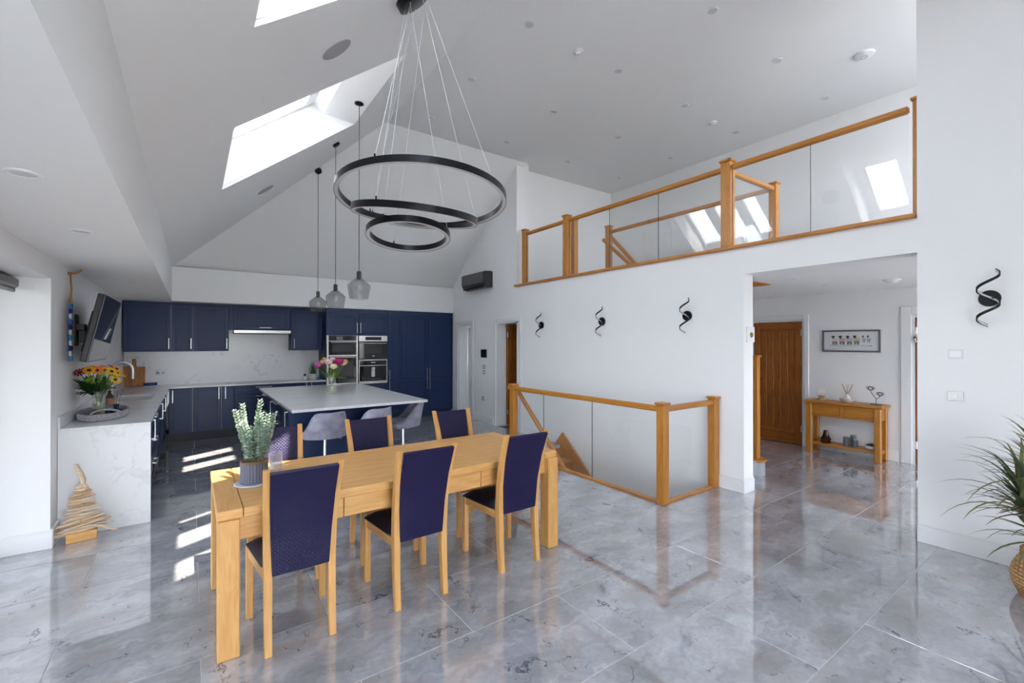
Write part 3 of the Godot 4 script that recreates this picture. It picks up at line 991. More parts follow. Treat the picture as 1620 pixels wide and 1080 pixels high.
	# ---------- splashback
	var sp := setting("trim_6")
	bx("splashback", Vector3(XL + 0.01, 0.91, -9.75), Vector3(2.108, 1.88, -9.73), M.quartz_back, sp)
	# ---------- wall cabinets (fronts at z -9.42)
	var zu := -9.442
	var xu := [-0.893, -0.275, 0.026, 0.54, 1.55, 2.11]
	var labu := ["navy wall cabinet in the corner above the chopping boards", "narrow navy wall cabinet, second from the corner", "navy wall cabinet just left of the cooker hood", "navy cooker hood housing with a lift-up front", "navy wall cabinet between the cooker hood and the ovens"]
	for i in 5:
		var x0: float = xu[i]
		var x1: float = xu[i + 1]
		var y0 := 1.484 if i != 3 else 1.87
		var c := cabinet(labu[i], Vector3(x0 + 0.001, y0, -9.748), Vector3(x1 - 0.001, 2.30, zu), "wall_cabinet", "navy wall cabinets")
		var o := Vector3(x0, y0, zu) - c.position
		var w := x1 - x0
		var h := 2.256 - y0
		bx("cornice", o + Vector3(0.001, h, 0), o + Vector3(w - 0.001, 2.305 - y0, 0.018), M.navy, c, 0.002)
		if i == 3:
			bx("stile", o + Vector3(0.001, 0, 0), o + Vector3(0.065, h, 0.021), M.navy, c, 0.002)
			bx("stile", o + Vector3(w - 0.03, 0, 0), o + Vector3(w - 0.001, h, 0.021), M.navy, c, 0.002)
			front(c, "door", o + Vector3(0.066, 0, 0), w - 0.097, h, 0.0, w * 0.5, 0.035, 0.19, false)
		elif i == 4:
			front(c, "door", o, w, h, 0.0, 0.045, 0.13, 0.18, true)
		else:
			front(c, "door", o, w, h, 0.0, w - 0.035, 0.13, 0.18, true)
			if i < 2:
				part("pale_edge", sbox(Vector3(0.006, h, 0.004), 0.0), M.pale_strip, c, o + Vector3(w - 0.003, h * 0.5, 0.0245))  # same thin pale strip at the door joint
	# cooker hood canopy under its housing
	var hd := thing("cooker_hood", "slim pale steel cooker hood strip below its navy housing", "cooker hood", Vector3(1.07, 1.795, -9.50))
	part("canopy", sbox(Vector3(0.92, 0.06, 0.30), 0.006), M.steel, hd, Vector3(0, 0.035, 0.03))
	part("lip", sbox(Vector3(0.90, 0.008, 0.28), 0.002), M.charcoal, hd, Vector3(0, 0.0, 0.03))
	# hob
	var hb := thing("hob", "flat black glass induction hob set on the back worktop", "hob", Vector3(1.05, 0.911, -9.42))
	part("glass_plate", sbox(Vector3(0.86, 0.008, 0.45), 0.002), M.black_gloss, hb, Vector3(0, 0.004, 0))
	part("trim_edge", sbox(Vector3(0.88, 0.003, 0.47), 0.001), M.steel, hb, Vector3(0, 0.0015, 0))
	# ---------- tall housings (fronts at z -9.13)
	var zt := -9.152
	var GT := "tall navy housings"
	var xt := [2.113, 2.728, 3.327, 3.63, 4.858]
	var labt := ["tall navy oven housing holding the double oven", "tall navy housing holding the compact oven and coffee machine", "narrow tall navy larder cabinet beside the coffee machine", "wide tall navy cabinet with two pairs of doors next to the doorway"]
	for i in 4:
		var x0: float = xt[i]
		var x1: float = xt[i + 1]
		var c := cabinet(labt[i], Vector3(x0 + 0.001, 0.12, -9.748), Vector3(x1 - 0.001, 2.305, zt), "tall_cabinet", GT)
		var o := Vector3(x0, 0.12, zt) - c.position
		var w := x1 - x0
		bx("cornice", o + Vector3(0.001, 2.09, 0), o + Vector3(w - 0.001, 2.185, 0.02), M.navy, c, 0.003)
		if i < 2:
			var hx := w - 0.035 if i == 0 else 0.035
			front(c, "door", o + Vector3(0, 1.655, 0), w, 0.43, 0.0, hx, 0.15, 0.2, true)
			front(c, "drawer", o, w, 0.66, 0.0, w * 0.5, 0.58, 0.22, false)
		elif i == 2:
			front(c, "door", o + Vector3(0, 0.72, 0), w, 1.365, 0.0, 0.035, 0.11, 0.2, true)
			front(c, "door", o, w, 0.715, 0.0, 0.035, 0.61, 0.2, true)
		else:
			for k in 2:
				var hx := w * 0.5 - 0.03 if k == 0 else 0.03
				front(c, "door", o + Vector3(k * w * 0.5, 0.72, 0), w * 0.5, 1.365, 0.0, hx, 0.11, 0.22, true)
				front(c, "door", o + Vector3(k * w * 0.5, 0, 0), w * 0.5, 0.715, 0.0, hx, 0.61, 0.22, true)
	ovens(zt)
	island()


func ovens(zt: float) -> void:
	var z := zt + 0.002
	# double oven
	var a := thing("double_oven", "stainless steel built-in double oven with dark glass doors", "oven", Vector3(2.42, 0.79, z))
	part("body", sbox(Vector3(0.595, 0.985, 0.03), 0.003), M.steel, a, Vector3(0, 0.4925, 0.015))
	part("control_panel", sbox(Vector3(0.53, 0.10, 0.012), 0.002), M.black_gloss, a, Vector3(0.0, 0.93, 0.032))
	part("display", sbox(Vector3(0.12, 0.07, 0.004), 0.001), M.silver_grey, a, Vector3(-0.06, 0.93, 0.040))
	for d in [[0.715, 0.27, 0.58], [0.29, 0.53, 0.22]]:
		var dr := part("oven_door", sbox(Vector3(0.53, d[1], 0.014), 0.003), M.black_gloss, a, Vector3(0.0, d[0] + 0.02, 0.036))
		part("window_glass", sbox(Vector3(0.40, d[1] * 0.58, 0.004), 0.001), M.charcoal, dr, Vector3(0.0, d[1] * 0.03, 0.008))
		var hg := Geo.new()
		hg.tube([Vector3(-0.23, d[1] * 0.5 - 0.02, 0.045), Vector3(0.23, d[1] * 0.5 - 0.02, 0.045)], 0.011, 10)
		for s in [-1.0, 1.0]:
			hg.tube([Vector3(0.21 * s, d[1] * 0.5 - 0.02, 0.0), Vector3(0.21 * s, d[1] * 0.5 - 0.02, 0.045)], 0.007, 8)
		part("handle", hg, M.steel, dr)
	# compact oven
	var b := thing("compact_oven", "compact built-in oven above the coffee machine, steel control strip", "oven", Vector3(3.025, 1.295, z))
	part("body", sbox(Vector3(0.585, 0.478, 0.03), 0.003), M.black, b, Vector3(0, 0.239, 0.015))
	part("control_panel", sbox(Vector3(0.585, 0.115, 0.014), 0.002), M.steel, b, Vector3(0, 0.42, 0.034))
	part("display", sbox(Vector3(0.33, 0.065, 0.004), 0.001), M.black_gloss, b, Vector3(0, 0.42, 0.043))
	var bd := part("oven_door", sbox(Vector3(0.58, 0.34, 0.014), 0.003), M.black_gloss, b, Vector3(0, 0.18, 0.036))
	part("window_glass", sbox(Vector3(0.37, 0.19, 0.004), 0.001), M.charcoal, bd, Vector3(0, 0.03, 0.008))
	var bh := Geo.new()
	bh.tube([Vector3(-0.26, 0.145, 0.045), Vector3(0.26, 0.145, 0.045)], 0.009, 10)
	for s in [-1.0, 1.0]:
		bh.tube([Vector3(0.24 * s, 0.145, 0.0), Vector3(0.24 * s, 0.145, 0.045)], 0.006, 8)
	part("handle", bh, M.steel, bd)
	part("badge", sbox(Vector3(0.045, 0.012, 0.003), 0.0), M.steel, bd, Vector3(0, -0.115, 0.008))
	# coffee machine
	var c := thing("coffee_machine", "built-in steel framed coffee machine below the compact oven", "coffee machine", Vector3(3.025, 0.80, z))
	var f := Geo.new()
	f.box(Vector3(0, 0.025, 0.02), Vector3(0.585, 0.05, 0.04), 0.003)
	f.box(Vector3(0, 0.365, 0.02), Vector3(0.585, 0.012, 0.04), 0.002)
	f.box(Vector3(0, 0.478, 0.02), Vector3(0.585, 0.02, 0.04), 0.002)
	for s in [-1.0, 1.0]:
		f.box(Vector3(0.285 * s, 0.26, 0.02), Vector3(0.016, 0.42, 0.04), 0.002)
	part("frame", f, M.steel, c)
	part("control_panel", sbox(Vector3(0.55, 0.09, 0.014), 0.002), M.black_gloss, c, Vector3(0, 0.42, 0.026))
	part("badge", sbox(Vector3(0.09, 0.012, 0.003), 0.0), M.steel, c, Vector3(0, 0.428, 0.034))
	part("niche", sbox(Vector3(0.55, 0.31, 0.008), 0.0), M.black, c, Vector3(0, 0.205, 0.006))
	for s in [-1.0, 1.0]:
		part("side_panel", sbox(Vector3(0.085, 0.30, 0.02), 0.002), M.black_gloss, c, Vector3(0.232 * s, 0.205, 0.02))
	part("spout", Geo.new().box(Vector3(0, 0.30, 0.03), Vector3(0.06, 0.06, 0.05), 0.004).box(Vector3(0, 0.2, 0.022), Vector3(0.07, 0.13, 0.03), 0.006), M.steel, c)
	part("drip_tray", sbox(Vector3(0.36, 0.035, 0.05), 0.004), M.charcoal, c, Vector3(0, 0.075, 0.03))


func island() -> void:
	var t := thing("kitchen_island", "navy kitchen island with a pale marbled quartz top", "island", Vector3(1.65, 0, -6.69))
	var q := -t.position
	bx("island_top", q + Vector3(0.87, 0.88, -8.13), q + Vector3(2.436, 0.91, -5.243), M.quartz, t, 0.003)
	bx("body", q + Vector3(0.945, 0.10, -8.09), q + Vector3(1.98, 0.879, -5.75), M.navy_dark, t)
	bx("plinth", q + Vector3(0.99, 0.0, -8.04), q + Vector3(1.93, 0.099, -5.80), M.plinth, t)
	bx("end_panel", q + Vector3(0.92, 0.10, -5.749), q + Vector3(1.985, 0.879, -5.727), M.navy, t, 0.002)
	bx("back_panel", q + Vector3(1.981, 0.10, -8.09), q + Vector3(2.0, 0.879, -5.75), M.navy, t, 0.002)
	# fronts on the side towards the window: doors and drawers with bow handles
	var zz := [-5.75, -6.33, -6.93, -7.53, -8.09]
	for i in 4:
		var w: float = zz[i] - zz[i + 1]
		var o := Vector3(0.944, 0.11, zz[i + 1]) + q
		if i % 2 == 0:
			front(t, "door", o, w, 0.765, -PI / 2, w - 0.07, 0.60, 0.22, true)
		else:
			for k in 3:
				front(t, "drawer", o + Vector3(0, 0.255 * k, 0), w, 0.255, -PI / 2, w * 0.5, 0.21, 0.2, false)


func dining() -> void:
	# ---------- table: end frames with broad legs, framed top between them
	var t := thing("dining_table", "long light oak dining table with broad square legs", "table", Vector3(1.2525, 0, -3.206))
	var q := -t.position
	var X0 := 0.105
	var X1 := 2.400
	var Z0 := -3.667
	var Z1 := -2.745
	for e in [[X0, X0 + 0.118], [X1 - 0.118, X1]]:
		beam("end_board", q + Vector3((e[0] + e[1]) * 0.5, 0.735, Z0), q + Vector3((e[0] + e[1]) * 0.5, 0.735, Z1), e[1] - e[0], 0.05, M.oak_b, t, 0.004)
		for z in [Z0 + 0.062, Z1 - 0.028]:
			var xx: float = (e[0] + e[1]) * 0.5 - (0.006 if e[0] < 1.0 else -0.006)
			beam("leg", q + Vector3(xx, 0.0, z), q + Vector3(xx, 0.711, z), 0.10, 0.11, M.oak, t, 0.006, Vector3.RIGHT)
		beam("end_apron", q + Vector3((e[0] + e[1]) * 0.5, 0.655, Z0 + 0.11), q + Vector3((e[0] + e[1]) * 0.5, 0.655, Z1 - 0.08), 0.03, 0.11, M.oak_c, t)
	var xa := X0 + 0.121
	var xb := X1 - 0.121
	for z in [[Z0, Z0 + 0.10, "edge_board"], [Z1 - 0.10, Z1, "edge_board"]]:
		beam(z[2], q + Vector3(xa, 0.735, (z[0] + z[1]) * 0.5), q + Vector3(xb, 0.735, (z[0] + z[1]) * 0.5), z[1] - z[0], 0.05, M.oak_c if z[0] < -3.0 else M.oak, t, 0.004)
	# laid top boards
	var n := 9
	for i in n:
		var za := Z0 + 0.10 + (Z1 - Z0 - 0.20) * i / n
		var zb := Z0 + 0.10 + (Z1 - Z0 - 0.20) * (i + 1) / n
		beam("top_board", q + Vector3(xa, 0.739, (za + zb) * 0.5), q + Vector3(xb, 0.739, (za + zb) * 0.5), zb - za - 0.0008, 0.041, [M.oak, M.oak_b, M.oak_c][i % 3], t, 0.0006)
	for z in [Z0 + 0.055, Z1 - 0.035]:
		beam("apron", q + Vector3(xa - 0.02, 0.650, z), q + Vector3(0.74, 0.650, z), 0.025, 0.12, M.oak_b, t)
		beam("apron", q + Vector3(0.744, 0.650, z), q + Vector3(1.70, 0.650, z), 0.025, 0.12, M.oak, t)
		beam("apron", q + Vector3(1.704, 0.650, z), q + Vector3(xb + 0.02, 0.650, z), 0.025, 0.12, M.oak_c, t)
	# ---------- six chairs
	var near := [[0.487, "near-side dining chair at the plant end of the table, woven navy back"], [1.187, "near-side dining chair in the middle, plain navy back"], [1.957, "near-side dining chair at the balustrade end, plain navy back"]]
	for i in 3:
		make_chair(near[i][0], -2.865, 0.0, near[i][1], i == 0)
	var far := [[0.515, "far-side dining chair mostly hidden behind the eucalyptus plant"], [1.235, "far-side dining chair in the middle, seen over the tabletop"], [2.03, "far-side dining chair at the balustrade end, seen over the tabletop"]]
	for i in 3:
		make_chair(far[i][0], -3.535, PI, far[i][1], true)


func curve(a: Array, k: float) -> Vector3:
	var s := k * (a.size() - 1)
	var i := mini(int(s), a.size() - 2)
	return a[i].lerp(a[i + 1], s - i)


func make_chair(x: float, z: float, turn: float, label: String, woven: bool) -> void:
	var c := thing("dining_chair", label, "chair", Vector3(x, 0, z), turn, "navy leather dining chairs")
	# local: the back is at +z
	for s in [-1.0, 1.0]:
		var pts := [Vector3(0.160 * s, 0, 0.222), Vector3(0.160 * s, 0.2, 0.200), Vector3(0.159 * s, 0.43, 0.190), Vector3(0.163 * s, 0.62, 0.205), Vector3(0.170 * s, 0.80, 0.245), Vector3(0.180 * s, 0.99, 0.315)]
		var wd := [0.034, 0.036, 0.04, 0.038, 0.035, 0.03]
		var dp := [0.036, 0.042, 0.052, 0.046, 0.038, 0.03]
		var rows := []
		for i in 13:
			var k := i / 12.0
			var p := curve(pts, k)
			var f := k * 5.0
			var j := mini(int(f), 4)
			var w: float = lerpf(wd[j], wd[j + 1], f - j) * 0.5
			var d: float = lerpf(dp[j], dp[j + 1], f - j) * 0.5
			rows.append([p + Vector3(-w, 0, -d), p + Vector3(w, 0, -d), p + Vector3(w, 0, d), p + Vector3(-w, 0, d)])
		var g := Geo.new()
		var ns := [Vector3(0, 0, -1), Vector3(1, 0, 0), Vector3(0, 0, 1), Vector3(-1, 0, 0)]
		for i in 12:
			for e in 4:
				var h := (e + 1) % 4
				var nn: Vector3 = (rows[i][h] - rows[i][e]).cross(rows[i + 1][e] - rows[i][e]).normalized()
				if nn.dot(ns[e]) < 0:
					nn = -nn
				g.flat(rows[i][e], rows[i][h], rows[i + 1][h], rows[i + 1][e], nn)
		g.flat(rows[12][0], rows[12][1], rows[12][2], rows[12][3], Vector3.UP)
		g.flat(rows[0][0], rows[0][1], rows[0][2], rows[0][3], Vector3.DOWN)
		part("leg", g, M.oak_up, c)
		# front leg
		beam("leg", Vector3(0.205 * s, 0, -0.215), Vector3(0.205 * s, 0.425, -0.215), 0.036, 0.038, M.oak, c, 0.003, Vector3.RIGHT)
		beam("side_rail", Vector3(0.204 * s, 0.395, -0.20), Vector3(0.165 * s, 0.395, 0.17), 0.022, 0.055, M.oak_b, c)
	beam("front_rail", Vector3(-0.19, 0.395, -0.215), Vector3(0.19, 0.395, -0.215), 0.022, 0.055, M.oak_c, c)
	beam("rear_rail", Vector3(-0.145, 0.440, 0.165), Vector3(0.145, 0.440, 0.165), 0.022, 0.055, M.oak_c, c)
	# cushion, a little domed
	var rows := []
	var N := 8
	for i in N + 1:
		var k := float(i) / N
		var zz := lerpf(-0.235, 0.165, k)
		var hw := lerpf(0.222, 0.150 if k > 0.9 else 0.178, k)
		var r := []
		for j in N + 1:
			var l := float(j) / N * 2.0 - 1.0
			var ed := maxf(absf(l), absf(k * 2.0 - 1.0))
			r.append(Vector3(hw * l, 0.482 - 0.05 * pow(ed, 6.0), zz))
		rows.append(r)
	var sg := Geo.new().sheet(rows)
	for i in N:
		for e in [0, N]:
			var a: Vector3 = rows[i][e]
			var b: Vector3 = rows[i + 1][e]
			sg.flat(a, b, Vector3(b.x, 0.425, b.z), Vector3(a.x, 0.425, a.z), Vector3(-1 if e == 0 else 1, 0, 0))
		for e in [0, N]:
			var a: Vector3 = rows[e][i]
			var b: Vector3 = rows[e][i + 1]
			sg.flat(a, b, Vector3(b.x, 0.425, b.z), Vector3(a.x, 0.425, a.z), Vector3(0, 0, -1 if e == 0 else 1))
	part("seat", sg, M.seat, c)
	# upholstered back between the uprights
	var br := []
	var mid := [Vector3(0, 0.408, 0.19), Vector3(0, 0.62, 0.205), Vector3(0, 0.80, 0.245), Vector3(0, 0.978, 0.312)]
	for i in 13:
		var k := i / 12.0
		var p := curve(mid, k)
		var hw := lerpf(0.142, 0.166, k)
		var r := []
		for j in 9:
			var l := j / 4.0 - 1.0
			r.append(Vector3(hw * l, p.y, p.z + 0.011 + 0.010 * (1.0 - l * l) * sin(PI * minf(k * 1.1, 1.0))))
		br.append(r)
	part("backrest", Geo.new().sheet(br, 0.024), M.leather_woven if woven else M.leather, c)


func stools() -> void:
	var spots := [[1.245, -5.44, 0.12, "grey velvet bar stool nearest the window side of the island"], [1.775, -5.44, 0.35, "grey velvet bar stool in the middle of the three"], [2.25, -5.60, 1.35, "grey velvet bar stool at the doorway end, turned sideways"]]
	for s in spots:
		var t := thing("bar_stool", s[3], "stool", Vector3(s[0], 0, s[1]), s[2], "grey velvet bar stools")
		part("base", Geo.new().lathe([Vector2(0, 0.0), Vector2(0.205, 0.0), Vector2(0.205, 0.008), Vector2(0.06, 0.028), Vector2(0.03, 0.05)], 32), M.chrome, t)
		part("pole", Geo.new().lathe([Vector2(0.03, 0.03), Vector2(0.03, 0.32), Vector2(0.018, 0.325), Vector2(0.018, 0.60)], 20), M.chrome, t)
		part("foot_ring", Geo.new().tube([Vector3(0.03, 0.28, 0), Vector3(0.13, 0.27, -0.05), Vector3(0.15, 0.27, -0.15), Vector3(0.0, 0.27, -0.20), Vector3(-0.15, 0.27, -0.15), Vector3(-0.13, 0.27, -0.05), Vector3(-0.03, 0.28, 0)], 0.010, 8), M.chrome, t)
		part("lever", Geo.new().tube([Vector3(0.02, 0.56, 0), Vector3(0.10, 0.545, 0.04), Vector3(0.17, 0.52, 0.07)], 0.005, 6), M.chrome, t)
		# bucket shell: local back towards +z
		var g := []
		for i in 9:
			var k := i / 8.0
			var r := []
			for j in 25:
				var l := j / 12.0 - 1.0
				var ang := l * 2.15
				var rise := 1.0 - smoothstep(0.75, 1.75, absf(ang))
				var hh := 0.565 + k * (0.045 + 0.245 * rise)
				var rx := lerpf(0.205, 0.235, sin(k * PI * 0.75)) * (1.0 - 0.30 * maxf(k - 0.35, 0.0))
				var rz := lerpf(0.19, 0.215, k)
				r.append(Vector3(sin(ang) * rx, hh, cos(ang) * rz + 0.03 * k * rise))
			g.append(r)
		part("shell", Geo.new().sheet(g, 0.026), M.velvet, t)
		var cu := Geo.new().lathe([Vector2(0, 0.545), Vector2(0.17, 0.552), Vector2(0.212, 0.575), Vector2(0.215, 0.60), Vector2(0.19, 0.622), Vector2(0, 0.632)], 28)
		part("seat", cu, M.velvet, t)


func chandelier() -> void:
	var t := thing("ring_chandelier", "large black three-ring chandelier on thin wires above the dining table", "chandelier", Vector3(1.246, sy(1.246), -2.961))
	var q := -t.position
	var slope := Basis(Vector3.BACK, atan(SL))
	part("canopy", Geo.new().lathe([Vector2(0, 0.0), Vector2(0.125, 0.0), Vector2(0.125, -0.05), Vector2(0.115, -0.055), Vector2(0, -0.055)], 32, Vector3.ZERO, slope), M.black_satin, t)
	var F := Vector3(sin(deg_to_rad(35.53)), 0, -cos(deg_to_rad(35.53)))
	var R := Vector3(cos(deg_to_rad(35.53)), 0, sin(deg_to_rad(35.53)))
	# centre, radius, tip towards the kitchen (degrees), roll, wires
	var rings := [[Vector3(1.397, 2.702, -3.094), 0.619, 4.5, 0.0, [0.35, 2.5, 4.4]], [Vector3(1.355, 2.573, -3.124), 0.458, -7.0, -5.5, [0.45, 2.6, 4.2]], [Vector3(1.311, 2.430, -3.156), 0.305, 8.3, 1.0, [0.6, 2.6, 4.7]]]
	var k := 0
	for r in rings:
		var bs := Basis(R, deg_to_rad(-r[2])) * Basis(F, deg_to_rad(-r[3]))
		var cc: Vector3 = r[0] + q
		var R0: float = r[1]
		var ring := part("ring", Geo.new().lathe([Vector2(R0 - 0.032, -0.019), Vector2(R0 - 0.032, 0.022), Vector2(R0, 0.022), Vector2(R0, -0.024), Vector2(R0 - 0.003, -0.024), Vector2(R0 - 0.003, -0.019)], 96, cc, bs, true), M.black_satin, t)
		part("diffuser", Geo.new().lathe([Vector2(R0 - 0.029, -0.0195), Vector2(R0 - 0.029, -0.0225), Vector2(R0 - 0.0035, -0.0225), Vector2(R0 - 0.0035, -0.0195)], 96, cc, bs, true), M.led, ring)
		for a in r[4]:
			var p := cc + bs * Vector3(cos(a) * (R0 - 0.016), 0.024, sin(a) * (R0 - 0.016))
			var top := slope * Vector3(cos(a + k) * 0.09, -0.055, sin(a + k) * 0.09)
			part("wire", Geo.new().tube([p, top], 0.0017, 5, false), M.wire, t)
			part("wire_clip", Geo.new().tube([p - Vector3(0, 0.004, 0), p + Vector3(0, 0.022, 0)], 0.006, 8), M.black, ring)
		k += 1


func pendants() -> void:
	var spots := [[1.575, -5.25, 4.418, 2.135, 0.0, "smoked glass pendant lamp, highest-looking and nearest of the three over the island"], [1.585, -6.33, 0.0, 2.10, 1.0, "smoked glass pendant lamp in the middle of the three over the island"], [1.59, -7.39, 0.0, 2.105, 2.0, "smoked glass pendant lamp nearest the cupboards"]]
	for s in spots:
		var top: float = s[2]
		var tilt := Basis.IDENTITY
		if s[4] == 1.0:
			top = sy(s[0])
			tilt = Basis(Vector3.BACK, atan(SL))
		elif s[4] == 2.0:
			top = 2.87 + (s[1] + 9.12) * (2.08 / 2.52)
			tilt = Basis(Vector3.RIGHT, -atan(2.08 / 2.52))
		var t := thing("pendant_lamp", s[5], "pendant lamp", Vector3(s[0], s[3], s[1]), 0.0, "smoked glass pendants over the island")
		var H: float = top - s[3]
		part("ceiling_rose", Geo.new().lathe([Vector2(0, 0), Vector2(0.05, 0), Vector2(0.05, -0.028), Vector2(0.012, -0.04), Vector2(0, -0.04)], 24, Vector3(0, H, 0), tilt), M.black, t)
		part("cord", Geo.new().tube([Vector3(0, 0.30, 0), Vector3(0, H - 0.02, 0)], 0.004, 6), M.black, t)
		part("lamp_holder", Geo.new().lathe([Vector2(0, 0.32), Vector2(0.022, 0.32), Vector2(0.026, 0.30), Vector2(0.026, 0.225), Vector2(0, 0.225)], 20), M.charcoal, t)
		var pr := [Vector2(0.022, 0.245), Vector2(0.05, 0.228), Vector2(0.10, 0.185), Vector2(0.126, 0.158), Vector2(0.128, 0.145), Vector2(0.122, 0.11), Vector2(0.100, 0.0)]
		part("glass_shade", Geo.new().lathe(pr, 40), M.smoke, t)
		part("bulb", Geo.new().lathe([Vector2(0.0, 0.09), Vector2(0.02, 0.092), Vector2(0.042, 0.12), Vector2(0.045, 0.145), Vector2(0.03, 0.185), Vector2(0.015, 0.21), Vector2(0.014, 0.226)], 20), M.clear, t)
		part("filament", Geo.new().tube([Vector3(0, 0.22, 0), Vector3(0, 0.11, 0)], 0.004, 6), M.wire, t)


func newel(parent: Node3D, x: float, z: float, y0: float, y1: float, w := 0.09) -> void:
	var n := beam("newel", Vector3(x, y0, z), Vector3(x, y1, z), w, w, M.rail, parent, 0.004, Vector3.BACK)
	part("newel_cap", Geo.new().box(Vector3((y1 - y0) * 0.5 + 0.012, 0, 0), Vector3(0.024, w + 0.03, w + 0.03), 0.007), M.rail_b, n)


func balustrades() -> void:
	# ---------- lower balustrade round the stair well
	var b := thing("stair_balustrade", "oak and glass balustrade round the stairwell down, on the tiled floor", "balustrade", Vector3(3.885, 0, -4.1))
	var q := -b.position
	var xr := 3.885
	for nz in [[xr, -2.815], [xr, -5.40], [4.815, -2.815]]:
		newel(b, q.x + nz[0], q.z + nz[1], 0.001, 1.0)
	beam("handrail", q + Vector3(xr, 0.958, -5.53), q + Vector3(xr, 0.958, -2.86), 0.06, 0.058, M.rail, b, 0.012)
	beam("handrail", q + Vector3(xr + 0.045, 0.958, -2.815), q + Vector3(4.77, 0.958, -2.815), 0.06, 0.058, M.rail_b, b, 0.012)
	beam("base_rail", q + Vector3(xr, 0.012, -5.36), q + Vector3(xr, 0.012, -2.86), 0.055, 0.022, M.rail_b, b, 0.004)
	beam("base_rail", q + Vector3(xr + 0.045, 0.012, -2.815), q + Vector3(4.77, 0.012, -2.815), 0.055, 0.022, M.rail, b, 0.004)
	var cuts := [-5.35, -4.70, -3.795, -2.865]
	for i in 3:
		bx("glass_panel", q + Vector3(xr - 0.004, 0.024, cuts[i] + 0.006), q + Vector3(xr + 0.004, 0.928, cuts[i + 1] - 0.006), M.pane, b)
		if i > 0:
			bx("glass_edge", q + Vector3(xr - 0.004, 0.024, cuts[i] - 0.004), q + Vector3(xr + 0.004, 0.928, cuts[i] + 0.0), M.glass_edge, b)
	bx("glass_panel", q + Vector3(xr + 0.05, 0.024, -2.819), q + Vector3(4.765, 0.928, -2.811), M.pane, b)
	# ---------- flight going down along the wall
	var s := thing("staircase_down", "oak stair flight descending in the well behind the glass", "staircase", Vector3(4.4, 0, -5.4))
	q = -s.position
	var dirv := Vector3(0, -0.88, 1.0)
	for x in [4.83, 3.955]:
		var p0: Vector3 = q + Vector3(x, 0.10 if x > 4.0 else -0.02, -5.46)
		beam("stringer", p0, p0 + dirv * 2.45, 0.032, 0.27, M.rail, s, 0.004, Vector3.RIGHT)
	for i in 10:
		var y := -0.19 * (i + 1)
		var z := -5.32 + 0.216 * i
		bx("tread", q + Vector3(3.975, y - 0.03, z - 0.03), q + Vector3(4.812, y, z + 0.235), M.rail_b, s, 0.004)
		bx("riser", q + Vector3(3.975, y, z - 0.03), q + Vector3(4.812, y + 0.158, z - 0.012), M.rail, s)
	beam("stair_handrail", q + Vector3(3.96, 0.90, -5.38), q + Vector3(3.96, -1.0, -3.28), 0.055, 0.055, M.rail_b, s, 0.01)

	# ---------- balcony balustrade on top of the right wall
	var c := thing("balcony_balustrade", "long oak and glass balustrade along the upper landing edge", "balustrade", Vector3(4.95, 2.66, -3.9))
	q = -c.position
	var xb := 4.925
	beam("base_rail", q + Vector3(xb - 0.035, 2.678, -6.70), q + Vector3(xb - 0.035, 2.678, -1.075), 0.15, 0.034, M.rail, c, 0.006)
	for nz in [[-6.487, 0.085], [-5.372, 0.10], [-2.705, 0.11], [-1.090, 0.032]]:
		newel(c, q.x + xb, q.z + nz[0], 2.695 + q.y, 3.66 + q.y, nz[1])
	for z in [[-6.445, -5.42], [-5.322, -2.76], [-2.65, -1.13]]:
		beam("handrail", q + Vector3(xb, 3.595, z[0]), q + Vector3(xb, 3.595, z[1]), 0.062, 0.055, M.rail_b, c, 0.012)
	for z in [[-6.44, -5.425], [-5.318, -4.475], [-4.463, -3.641], [-3.629, -2.765], [-2.645, -1.883], [-1.871, -1.135]]:
		bx("glass_panel", q + Vector3(xb - 0.004, 2.697, z[0]), q + Vector3(xb + 0.004, 3.567, z[1]), M.pane, c)
		bx("glass_edge", q + Vector3(xb - 0.004, 2.697, z[0] - 0.003), q + Vector3(xb + 0.004, 3.567, z[0]), M.glass_edge, c)
	# ---------- balustrade round the upper stair opening
	var d := thing("landing_balustrade", "oak and glass balustrade round the upper stair opening behind the balcony", "balustrade", Vector3(5.95, 2.68, -4.0))
	q = -d.position
	for nz in [[5.97, -2.68, 3.62], [5.97, -5.43, 3.66], [5.10, -5.385, 3.64]]:
		newel(d, q.x + nz[0], q.z + nz[1], 2.681 + q.y, nz[2] + q.y)
	beam("handrail", q + Vector3(4.985, 3.56, -2.70), q + Vector3(5.925, 3.56, -2.68), 0.06, 0.055, M.rail, d, 0.012)
	beam("handrail", q + Vector3(5.97, 3.57, -5.385), q + Vector3(5.97, 3.57, -2.73), 0.06, 0.055, M.rail_b, d, 0.012)
	bx("glass_panel", q + Vector3(4.99, 2.70, -2.69), q + Vector3(5.92, 3.53, -2.682), M.pane, d)
	bx("glass_panel", q + Vector3(5.966, 2.70, -5.38), q + Vector3(5.974, 3.54, -4.16), M.pane, d)
	bx("glass_panel", q + Vector3(5.966, 2.70, -4.14), q + Vector3(5.974, 3.54, -2.73), M.pane, d)
	beam("stair_handrail", q + Vector3(5.93, 3.50, -5.38), q + Vector3(5.93, 2.45, -4.35), 0.055, 0.06, M.rail, d, 0.01)
	# ---------- flight going up from the hall
	var e := thing("staircase_up", "carpeted stair flight with oak edges rising behind the hall pier", "staircase", Vector3(5.5, 0, -3.9))
	q = -e.position
	for i in 13:
		var y := 0.19 * (i + 1)
		var z := -2.72 - 0.215 * i
		bx("step", q + Vector3(5.09, y - 0.19, z - 0.24), q + Vector3(5.70, y, z), M.carpet, e, 0.02)
	# rounded oak end of the first step
	part("bullnose", Geo.new().lathe([Vector2(0, 0.165), Vector2(0.125, 0.165), Vector2(0.135, 0.175), Vector2(0.135, 0.185), Vector2(0.125, 0.192), Vector2(0, 0.192)], 28, q + Vector3(5.72, 0, -2.80)), M.rail, e)
